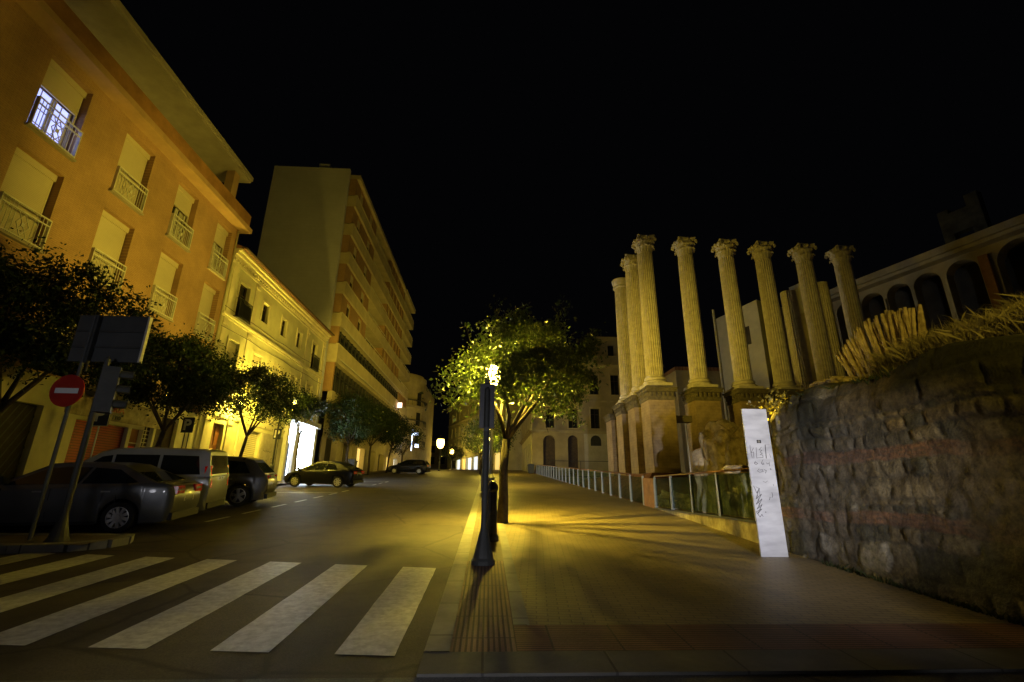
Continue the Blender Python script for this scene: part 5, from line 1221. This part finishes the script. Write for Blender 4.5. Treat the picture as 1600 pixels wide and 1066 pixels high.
# ------------------------------------------------------------------ traffic signals and signs
ts = thing('traffic_signal', 'traffic signal on a bell-footed post at the kerb, seen from behind', 'traffic light', (-.03, 8.1, g(8.1)))
m = MB(); m.lathe([(.19, 0), (.19, .06), (.16, .10), (.15, .16), (.085, .42), (.06, .50), (.052, .55), (.05, 2.80), (.02, 2.84)], 16); m.build('pole', 'iron_green', ts, smooth=False)
m = MB(); m.box(-.13, .13, .02, .24, 2.13, 2.90); m.box(-.115, .115, .0, .02, 2.16, 2.87); hd = m.build('signal_head', 'iron', ts)
m = MB()
for z in (2.26, 2.51, 2.76): m.lathe([(.11, .24), (.115, .42), (.10, .42), (.10, .25)], 14, (0, 0, z), axis='y')
m.build('visor', 'iron', hd)
m = MB(); m.box(-.05, .05, -.07, .09, 2.9, 2.96); m.box(-.04, .04, -.06, .08, 2.07, 2.13); m.build('bracket', 'iron_green', ts)
tl = thing('traffic_signal', 'traffic signal with three hooded lamps in front of the dark tree', 'traffic light', (-7.78, 9.62, g(9.62)))
m = MB(); m.lathe([(.19, 0), (.19, .07), (.15, .14), (.08, .42), (.055, .55), (.05, 3.5), (.02, 3.55)], 16); m.build('pole', 'iron_green', tl)
m = MB()
ca, sa = math.cos(.55), math.sin(.55)
def rt(p): return (p[0] * ca - p[1] * sa, p[0] * sa + p[1] * ca, p[2])
m.box(-.02, .26, -.14, .14, 2.42, 3.34); m.v = [rt(p) for p in m.v]; hd = m.build('signal_head', 'iron_green', tl)
m = MB()
for z in (2.58, 2.88, 3.18):
    n = 12; vs = []; 
    for xx, r1 in ((.26, .115), (.48, .115)):
        for k in range(n + 1):
            t = -.35 + (math.pi + .7) * k / n; vs.append((xx, r1 * math.cos(t), z + r1 * math.sin(t)))
    for xx, r1 in ((.48, .105), (.26, .105)):
        for k in range(n + 1):
            t = -.35 + (math.pi + .7) * k / n; vs.append((xx, r1 * math.cos(t), z + r1 * math.sin(t)))
    f = [(q * (n + 1) + k, q * (n + 1) + k + 1, (q + 1) * (n + 1) + k + 1, (q + 1) * (n + 1) + k) for q in range(3) for k in range(n)]
    m.add(vs, f)
m.v = [rt(p) for p in m.v]; m.build('visor', 'sign_back', hd)
ne = thing('no_entry_sign', 'round red no-entry sign with white bar on a slim pole', 'road sign', (-8.37, 9.74, g(9.74)))
m = MB(); m.lathe([(.035, -.1), (.035, 4.45)], 10); m.build('pole', 'sign_back', ne)
m = MB(); m.lathe([(.30, -.055), (.325, -.06), (.325, -.04), (.30, -.04)], 36, (-.08, 0, 2.84), axis='y'); di = m.build('disc', 'sign_red', ne)
m = MB(); m.box(-.08 - .225, -.08 + .225, -.066, -.062, 2.785, 2.89); m.build('bar', 'sign_white', di)
bs = thing('direction_sign', 'large blank grey back of a rectangular road sign above the no-entry disc', 'road sign', (-8.05, 9.85, 4.03))
m = MB(); m.box(-.72, .72, 0, .035, 0, 1.02); m.box(-.74, .74, -.012, .045, 0, .02); m.box(-.74, .74, -.012, .045, 1.0, 1.02); m.build('panel', 'sign_back', bs)
m = MB(); m.box(.70, .74, -.02, .06, 0.0, 1.02); m.build('edge_strip', 'white_metal', bs)
m = MB()
for z in (.3, .65): m.box(-.7, .69, -.03, 0, z, z + .04)
m.box(-.34, -.24, -.11, -.03, -1.2 if False else -.05, 1.0); m.build('bracket', 'iron_green', bs)
m = MB(); m.tube([(-.32, .02, -.2), (-.32, .02, 0)], .03, 8); m.build('post_clamp', 'iron_green', bs)
def psign(label, y, zc, w, h, two, yellow):
    x = -12.3; root = thing('parking_sign', label, 'parking sign', (x, y, g(y)), 'parking signs along the left kerb'); z = zc - g(y)
    m = MB()
    for dx in ((-.08, .08) if two else (0,)): m.tube([(dx, .03, 0), (dx, .03, z + h / 2 - .02)], .02, 8)
    m.build('pole', 'white_metal' if yellow else 'sign_back', root)
    m = MB(); m.box(-w / 2, w / 2, -.02, .008, z - h / 2, z + h / 2); bd = m.build('board', 'sign_dark', root)
    f = Frame((x, y - .021, g(y)), (1, 0, 0), (0, -1, 0))
    text_part('P', h * .95, f, -h * .30, z - h * .30 + (.04 if yellow else 0), .001, 'sign_yellow' if yellow else 'sign_white', bd, ext=.004, bold=.018)
    m = MB(); t = .014
    m.box(-w / 2, w / 2, -.026, -.021, z - h / 2, z - h / 2 + t); m.box(-w / 2, w / 2, -.026, -.021, z + h / 2 - t, z + h / 2); m.box(-w / 2, -w / 2 + t, -.026, -.021, z - h / 2 + t, z + h / 2 - t); m.box(w / 2 - t, w / 2, -.026, -.021, z - h / 2 + t, z + h / 2 - t)
    m.build('border', 'sign_yellow' if yellow else 'sign_back', bd)
psign('parking sign with big cream P and thin pale border, before the red shutter', 15.55, 3.66, .56, .62, False, True)
psign('dark parking sign with white P on two poles before the yellow wall', 20.0, 3.95, .46, .62, True, False)
psign('parking sign with white P beside the white-lit shop', 28.4, 4.5, .44, .62, True, False)

# bins
def bin_(label, x, y, w, h, m_='iron'):
    root = thing('litter_bin', label, 'litter bin', (x, y, g(y)))
    m = MB(); m.hexa([(-w * .42, -w * .42, .05), (w * .42, -w * .42, .05), (w * .42, w * .42, .05), (-w * .42, w * .42, .05), (-w / 2, -w / 2, h * .86), (w / 2, -w / 2, h * .86), (w / 2, w / 2, h * .86), (-w / 2, w / 2, h * .86)]); m.build('body', m_, root)
    m = MB(); m.box(-w * .54, w * .54, -w * .54, w * .54, h * .86, h * .92); m.box(-w * .4, w * .4, -w * .4, w * .4, h * .92, h); m.build('lid', m_, root)
    m = MB(); m.box(-w * .3, w * .3, -w * .3, w * .3, 0, .05); m.build('foot', m_, root)
bin_('dark litter bin at the kerb beyond the traffic signal', -.12, 24.6, .42, .95)
bin_('dark litter bin at the far end of the glass railing', 5.45, 60.5, .8, 1.15)
bin_('reddish street container behind the lamp post', .1, 43, .8, 1.35, 'brown_parapet')
bin_('tall dark recycling bin on the left pavement before the long block', -12.4, 44.6, .9, 1.5)

# ------------------------------------------------------------------ parked cars
def arc(cx, r, a0, a1, n, z0):
    return [(cx + r * math.cos(a0 + (a1 - a0) * i / n), z0 + r * math.sin(a0 + (a1 - a0) * i / n)) for i in range(n + 1)]
def car(name, label, cat, rear_left, heading, L, W, low, gh, win, xf, xr, wr, paint_, beltz, roofz, wt, tail, head, spokes=10, rail=False, taper=.17, tl=0.0):
    """low: lower-body outline above the sills; gh: greenhouse outline; win: side windows; x forward, y left."""
    h = Vector((math.cos(heading), math.sin(heading), 0)); l = Vector((-h.y, h.x, 0))
    c = Vector((rear_left[0], rear_left[1], 0)) + h * L / 2 - l * W / 2
    root = thing(name, label, cat, (c.x, c.y, g(c.y) + RD), 'cars parked along the left kerb')
    root.rotation_euler = (Matrix.Rotation(math.atan(S), 4, 'X') @ Matrix.Rotation(heading, 4, 'Z')).to_euler()
    ra = wr + .06
    bot = .21
    ir = max(range(len(low)), key=lambda i: -low[i][0]); 
    def plan(x):
        e = max(0, abs(x) / (L / 2) - .60) / .40; return 1 - taper * min(1.1, e) ** 2.4
    def interp(pts, x, k=0):
        for p, q in zip(pts[:-1], pts[1:]):
            lo_, hi_ = min(p[k], q[k]), max(p[k], q[k])
            if lo_ <= x <= hi_ and hi_ > lo_: return p[1 - k] + (q[1 - k] - p[1 - k]) * (x - p[k]) / (q[k] - p[k])
        return pts[0][1 - k] if abs(x - pts[0][k]) < abs(x - pts[-1][k]) else pts[-1][1 - k]
    it = next(i for i in range(len(low)) if low[i][1] >= .93 * max(p[1] for p in low))   # rear deck edge
    jt = len(low) - 4                                                                     # bonnet edge
    rearp, top_, frontp = low[:it + 1], low[it:jt + 1], low[jt:]
    x0, x1 = top_[0][0], top_[-1][0]
    xs = sorted(set([round(x0 + (x1 - x0) * i / 44, 4) for i in range(45)] + [round(c_ + ra * math.cos(math.pi * i / 14), 4) for c_ in (xf, xr) for i in range(15)] + [p[0] for p in top_]))
    xs = [x for x in xs if x0 <= x <= x1]
    def zb(x):
        for c_ in (xf, xr):
            if abs(x - c_) < ra - 1e-4: return max(bot, wr + math.sqrt(ra * ra - (x - c_) ** 2) * 1.0)
        return bot
    T = (0, .16, .35, .55, .72, .86, .95, 1.0)
    def ysec(t): return (.955, .985, 1.0, 1.0, .992, .98, .962, .925)[T.index(t)]
    m = MB()
    nT = len(T)
    colsx = []
    NE = 5
    for e in range(NE, 0, -1): colsx.append(('r', e / NE))
    colsx += [('m', x) for x in xs]
    for e in range(1, NE + 1): colsx.append(('f', e / NE))
    for sgn in (-1, 1):
        vs = []
        for kd, val in colsx:
            for t in T:
                if kd == 'm':
                    x = val; lo_ = zb(x); hi_ = interp(top_, x); z = lo_ + (hi_ - lo_) * t
                else:
                    pr_, xe = (rearp, x0) if kd == 'r' else (frontp, x1)
                    hi_ = top_[0][1] if kd == 'r' else top_[-1][1]; hi2 = hi_ - .03 * val
                    z = bot + .03 * val + (hi2 - bot - .03 * val) * t; xx = interp(pr_, max(min(z, max(p[1] for p in pr_)), min(p[1] for p in pr_)), 1); x = xe + (xx - xe) * val
                vs.append((x, sgn * ysec(t) * W / 2 * (plan(x) - (.05 * val ** 3 if kd != 'm' else 0)), z))
        n = len(colsx)
        m.add(vs, [(i * nT + k, i * nT + k + 1, (i + 1) * nT + k + 1, (i + 1) * nT + k) for i in range(n - 1) for k in range(nT - 1)])
    n = len(colsx); half = n * nT
    vv = m.v[:]
    m.add([vv[i * nT + nT - 1] for i in range(n)] + [(vv[i * nT + nT - 1][0], 0, vv[i * nT + nT - 1][2] + .02) for i in range(n)] + [vv[half + i * nT + nT - 1] for i in range(n)],
          [(r_ * n + i, r_ * n + i + 1, (r_ + 1) * n + i + 1, (r_ + 1) * n + i) for r_ in range(2) for i in range(n - 1)])
    for i_ in (0, n - 1):
        sg_ = -1 if i_ == 0 else 1
        m.add([vv[i_ * nT + k] for k in range(nT)] + [(vv[i_ * nT + k][0] + sg_ * .04, 0, vv[i_ * nT + k][2]) for k in range(nT)] + [vv[half + i_ * nT + k] for k in range(nT)],
              [(r_ * nT + k, r_ * nT + k + 1, (r_ + 1) * nT + k + 1, (r_ + 1) * nT + k) for r_ in range(2) for k in range(nT - 1)])
    body = m.build('body', paint_, root, smooth=True)
    # greenhouse
    def yw(z): return (W / 2 * .93) + (wt / 2 - W / 2 * .93) * max(0, z - beltz) / (roofz - beltz)
    m = MB(); vs = []; n = len(gh)
    for sgn, k in ((-1, 1), (-1, .94), (1, .94), (1, 1)):
        for x, z in gh:
            zz = z + (.035 if k < 1 and z > beltz + .2 else 0); vs.append((x, sgn * yw(z) * k, zz))
    fs = [(i * n + k, i * n + (k + 1) % n, (i + 1) * n + (k + 1) % n, (i + 1) * n + k) for i in range(3) for k in range(n)]
    fs += [tuple(range(n))[::-1], tuple(3 * n + k for k in range(n))]
    m.add(vs, fs); m.build('cabin', paint_, root)
    for poly in win:
        for sgn in (-1, 1):
            m = MB(); k = len(poly); vs = [(x, sgn * (yw(z) + .004), z) for x, z in poly] + [(x, sgn * (yw(z) - .02), z) for x, z in poly]
            m.add(vs, [tuple(range(k)), tuple(range(k, 2 * k))[::-1]] + [(i, (i + 1) % k, k + (i + 1) % k, k + i) for i in range(k)]); m.build('side_window', 'car_glass', root)
    # windscreen (front edge of greenhouse) and rear window
    def endglass(nm, a, b, off):
        m = MB(); d = Vector((b[0] - a[0], 0, b[1] - a[1])); nn = Vector((d.z, 0, -d.x)).normalized() * off
        p0 = Vector((a[0], 0, a[1])) + d * .10; p1 = Vector((a[0], 0, a[1])) + d * .90
        vs = []
        for o_ in (1, .2):
            for p, kk in ((p0, .90), (p1, .88)):
                for sgn in (-1, 1): vs.append((p.x + nn.x * o_, sgn * yw(p.z) * kk, p.z + nn.z * o_))
        m.add(vs, [(0, 1, 3, 2), (4, 6, 7, 5), (0, 4, 5, 1), (2, 3, 7, 6), (0, 2, 6, 4), (1, 5, 7, 3)]); m.build(nm, 'car_glass', root)
    endglass('rear_window', gh[0], gh[1], -.02 if gh[1][0] > gh[0][0] - 9 else .02)
    endglass('windscreen', gh[-1], gh[-2], .02)
    # wheels
    for x in (xf, xr):
        for sgn in (-1, 1):
            yy = sgn * (W / 2 - .10)
            m = MB(); m.lathe([(wr * .62, -.10), (wr * .93, -.10), (wr, -.06), (wr, .06), (wr * .93, .10), (wr * .62, .10)], 28, (x, yy, wr), axis='y', cap=False); wh = m.build('wheel', 'rubber', root)
            m = MB(); m.lathe([(wr * .70, -.02 * sgn + 0), (wr * .70, .098 * sgn), (wr * .63, .104 * sgn), (wr * .60, .06 * sgn)], 28, (x, yy, wr), axis='y', cap=False)
            m.lathe([(.02, .07 * sgn), (.075, .07 * sgn), (.06, .098 * sgn), (.02, .10 * sgn)], 12, (x, yy, wr), axis='y')
            for k in range(spokes):
                t = 2 * math.pi * k / spokes + .2; ct, st_ = math.cos(t), math.sin(t); ws_ = .032 if spokes > 6 else .05
                vs = []
                for rr_, hw in ((.05, ws_ * .8), (wr * .64, ws_ * 1.15)):
                    for dy in (.055 * sgn, (.09 + .006 * (rr_ > .1)) * sgn):
                        for o_ in (-hw, hw): vs.append((x + rr_ * ct - o_ * st_, yy + dy, wr + rr_ * st_ + o_ * ct))
                m.add(vs, [(0, 1, 3, 2), (4, 6, 7, 5), (0, 4, 5, 1), (2, 3, 7, 6), (0, 2, 6, 4), (1, 5, 7, 3)])
            m.build('rim', 'alloy' if spokes > 6 else 'steel', wh)
            m = MB(); m.lathe([(.01, -.03), (wr * .6, -.03), (wr * .6, .02 * sgn), (.01, .02 * sgn)], 20, (x, yy, wr), axis='y'); m.build('brake_disc', 'car_black_trim', wh)
    # underside and sills
    m = MB(); m.box(-L / 2 + .35, L / 2 - .35, -W / 2 + .25, W / 2 - .25, .17, .6); m.build('underbody', 'car_black_trim', root)
    m = MB(); m.box(xr + ra + .03, xf - ra - .03, -W / 2 * .965, W / 2 * .965, .19, .27); m.build('sill', 'car_black_trim', root)
    # door gaps, handles, mirrors
    m = MB()
    for xg in (xf - ra - .12, (xf + xr) / 2 - .02, xr + ra * .3):
        for sgn in (-1, 1): m.box(xg - .006, xg + .006, sgn * W / 2 * .975 - .012, sgn * W / 2 * .975 + .020, .34, beltz - .06)
    m.build('door_gap', 'car_black_trim', root)
    for xg in ((xf + xr) / 2 + .12, xr + ra * .3 + .12):
        for sgn in (-1, 1):
            m = MB(); m.box(xg, xg + .18, sgn * W / 2 * .97 - .01, sgn * W / 2 * .97 + .03, beltz - .14, beltz - .11); m.build('door_handle', 'steel' if paint_ != 'paint_black' else 'car_black_trim', root)
    for sgn in (-1, 1):
        m = MB(); xm = gh[-1][0] - .28; ym = sgn * (W / 2 * .95); m.hexa([(xm - .07, ym, beltz + .03), (xm + .07, ym, beltz + .03), (xm + .05, ym + sgn * .20, beltz + .05), (xm - .07, ym + sgn * .20, beltz + .05), (xm - .07, ym, beltz + .15), (xm + .04, ym, beltz + .15), (xm + .01, ym + sgn * .2, beltz + .19), (xm - .07, ym + sgn * .2, beltz + .19)]); m.build('mirror', 'car_black_trim', root)
    # lamps
    for sgn in (-1, 1):
        x, z0, z1, ln, wd = tail
        y1 = sgn * W / 2 * (plan(x) - .045)
        m = MB(); m.hexa([(x - .03, y1 - sgn * wd, z0), (x - .03, y1 - sgn * .03, z0), (x + ln, y1 + sgn * (.02 + .012), z0 + .02), (x + .02, y1 - sgn * wd, z0), (x - .03 + tl, y1 - sgn * wd, z1), (x - .03 + tl, y1 - sgn * .05, z1), (x + ln * .9 + tl, y1 + sgn * .022, z1 - .02), (x + .02 + tl, y1 - sgn * wd, z1)]); tl_ = m.build('tail_light', 'red_lens', root)
        m = MB(); zc = (z0 + z1) / 2; m.box(x - .038, x - .031, min(y1 - sgn * wd * .9, y1 - sgn * wd * .25), max(y1 - sgn * wd * .9, y1 - sgn * wd * .25), zc - .02, zc + .02); m.build('reflector', 'clear_lens', tl_)
        x, z0, z1, ln, wd = head
        y1 = sgn * W / 2 * (plan(x) - .045)
        m = MB(); m.hexa([(x + .015, y1 - sgn * wd, z0), (x + .01, y1 - sgn * .02, z0), (x - ln, y1 + sgn * .035, z0 + .03), (x - .05, y1 - sgn * wd, z0), (x - .05, y1 - sgn * wd, z1), (x - .05, y1 - sgn * .05, z1), (x - ln, y1 + sgn * .012, z1 + .03), (x - .12, y1 - sgn * wd, z1)]); m.build('headlight', 'clear_lens', root)
    xb = low[0][0]
    m = MB(); zz = .62 if not rail else .80; m.box(-L / 2 - .012, -L / 2 + .05, -.26, .26, zz, zz + .11); pl_ = m.build('number_plate', 'plate', root)
    f = Frame((0, 0, 0), (0, -1, 0), (-1, 0, 0))
    m = MB(); m.box(-L / 2 + .0, -L / 2 + .10, -W / 2 * .8, W / 2 * .8, .24, .40); m.build('bumper', 'car_black_trim', root)
    if rail:
        m = MB(); m.box(-L / 2 - .008, -L / 2 + .05, -.012, .012, .45, 1.1); m.build('tailgate_gap', 'car_black_trim', root)
        m = MB()
        for sgn in (-1, 1): m.box(-L / 2 - .03, -L / 2, sgn * .1 - .05, sgn * .1 + .05, 1.02, 1.06)
        m.build('tailgate_handle', 'car_black_trim', root)
    return root
A = lambda dx, dy: math.atan2(dy, dx)
H1 = A(-.98, -.20)
car('parked_car', 'dark graphite saloon with bright multi-spoke wheel, nearest the crossing', 'car', (-7.10, 11.55), A(-.985, -.17), 4.7, 1.82,
    [(-2.26, .30), (-2.34, .55), (-2.33, .80), (-2.28, .96), (-2.16, 1.04), (-1.7, 1.07), (-1.0, 1.02), (.95, .98), (1.5, .94), (1.95, .84), (2.22, .70), (2.33, .52), (2.28, .28)],
    [(-2.02, 1.03), (-1.15, 1.40), (-.75, 1.45), (-.2, 1.46), (.25, 1.42), (1.15, .96)],
    [[(-1.62, 1.05), (-1.12, 1.34), (-.62, 1.38), (-.50, 1.04)], [(-.44, 1.04), (-.55, 1.38), (-.1, 1.39), (.28, 1.35), (.92, 1.01)]], 1.42, -1.36, .33, 'paint_grey', 1.0, 1.46, 1.16, (-2.33, .80, .98, .42, .42), (2.26, .58, .74, .5, .4), 10)
car('parked_van', 'silver small van with tall square tailgate, parked beside the saloon', 'van', (-7.72, 14.05), H1, 4.4, 1.80,
    [(-2.12, .30), (-2.2, .50), (-2.2, .9), (-2.19, 1.12), (-1.0, 1.13), (1.1, 1.10), (1.6, 1.02), (2.0, .88), (2.18, .68), (2.2, .45), (2.1, .28)],
    [(-2.185, 1.10), (-2.08, 1.74), (-1.9, 1.82), (-.6, 1.85), (.2, 1.82), (.55, 1.72), (1.5, 1.08)],
    [[(-1.92, 1.16), (-1.80, 1.66), (-.92, 1.68), (-.92, 1.16)], [(-.84, 1.16), (-.84, 1.68), (.20, 1.68), (.20, 1.16)], [(.27, 1.14), (.27, 1.66), (.5, 1.62), (1.16, 1.12)]], 1.42, -1.34, .32, 'paint_silver', 1.1, 1.84, 1.42, (-2.19, .80, 1.40, .13, .16), (2.12, .72, .95, .45, .35), 8, rail=True, taper=.07, tl=.06)
car('parked_car', 'dark grey crossover with sloping tailgate beyond the silver van', 'car', (-7.66, 17.55), H1, 4.45, 1.84,
    [(-2.1, .32), (-2.22, .55), (-2.2, .85), (-2.12, 1.06), (-1.0, 1.06), (1.0, 1.02), (1.6, .96), (2.0, .84), (2.2, .62), (2.2, .4), (2.1, .3)],
    [(-2.10, 1.04), (-1.62, 1.52), (-1.3, 1.60), (-.4, 1.65), (.2, 1.60), (1.25, 1.02)],
    [[(-1.60, 1.1), (-1.35, 1.48), (-.72, 1.54), (-.72, 1.08)], [(-.65, 1.08), (-.65, 1.54), (.12, 1.54), (.94, 1.05)]], 1.38, -1.34, .36, 'paint_suv', 1.03, 1.64, 1.22, (-2.15, .86, 1.02, .36, .46), (2.12, .66, .84, .5, .4), 5)
car('parked_car', 'black coupe with low arched roof, parked nose to the white-lit shop', 'car', (-7.7, 28.3), A(-.985, .17), 4.3, 1.78,
    [(-2.0, .32), (-2.14, .55), (-2.13, .84), (-2.02, .98), (-1.5, 1.0), (.9, .94), (1.5, .86), (1.9, .74), (2.1, .58), (2.14, .42), (2.05, .28)],
    [(-2.0, .96), (-1.25, 1.30), (-.7, 1.41), (-.15, 1.43), (.3, 1.36), (1.45, .88)],
    [[(-1.15, 1.0), (-.98, 1.26), (-.5, 1.35), (-.42, .98)], [(-.36, .98), (-.44, 1.35), (-.1, 1.36), (.3, 1.29), (1.1, .94)]], 1.34, -1.28, .32, 'paint_black', .94, 1.42, 1.12, (-2.12, .76, .9, .32, .4), (2.05, .56, .72, .5, .42), 8)
car('parked_car', 'black estate car parked farthest up the left kerb', 'car', (-6.7, 54.5), A(-.99, .10), 4.6, 1.82,
    [(-2.18, .32), (-2.3, .55), (-2.29, .85), (-2.2, 1.04), (-1.0, 1.05), (1.0, 1.0), (1.6, .94), (2.05, .82), (2.28, .62), (2.3, .4), (2.2, .3)],
    [(-2.2, 1.02), (-1.85, 1.45), (-1.5, 1.52), (-.4, 1.56), (.2, 1.5), (1.25, 1.0)],
    [[(-1.85, 1.08), (-1.62, 1.42), (-.8, 1.46), (-.8, 1.06)], [(-.72, 1.06), (-.72, 1.46), (.15, 1.44), (.95, 1.04)]], 1.42, -1.38, .34, 'paint_black', 1.02, 1.55, 1.2, (-2.26, .84, 1.0, .34, .42), (2.2, .62, .8, .5, .4), 8)

# ------------------------------------------------------------------ camera, world, render settings
cd = bpy.data.cameras.new('camera'); cam = bpy.data.objects.new('camera', cd); COL.objects.link(cam)
cd.sensor_width = 36; cd.lens = 730.838 / 1600 * 36; cd.clip_end = 2000; cd.clip_start = 0.05
yaw, pitch, roll = 0.0483587, 0.30498, 0.0097434
f = Vector((math.sin(yaw) * math.cos(pitch), math.cos(yaw) * math.cos(pitch), math.sin(pitch)))
r0 = Vector((math.cos(yaw), -math.sin(yaw), 0)); u0 = r0.cross(f)
rx = r0 * math.cos(roll) + u0 * math.sin(roll); ux = u0 * math.cos(roll) - r0 * math.sin(roll)
mt_ = Matrix((rx, ux, -f)).transposed().to_4x4(); mt_.translation = (0, 0, 1.6); cam.matrix_world = mt_
scene.camera = cam
w = bpy.data.worlds.new('World'); scene.world = w; w.use_nodes = True
bg = w.node_tree.nodes['Background']; bg.inputs[0].default_value = (.75, .78, 1.0, 1); bg.inputs[1].default_value = 0.0012
scene.view_settings.view_transform = 'Standard'; scene.view_settings.look = 'None'; scene.view_settings.exposure = 0; scene.view_settings.gamma = 1
scene.render.engine = 'CYCLES'
cy = scene.cycles
cy.use_denoising = True; cy.max_bounces = 6; cy.transparent_max_bounces = 12; cy.sample_clamp_indirect = 4; cy.caustics_reflective = False; cy.caustics_refractive = False
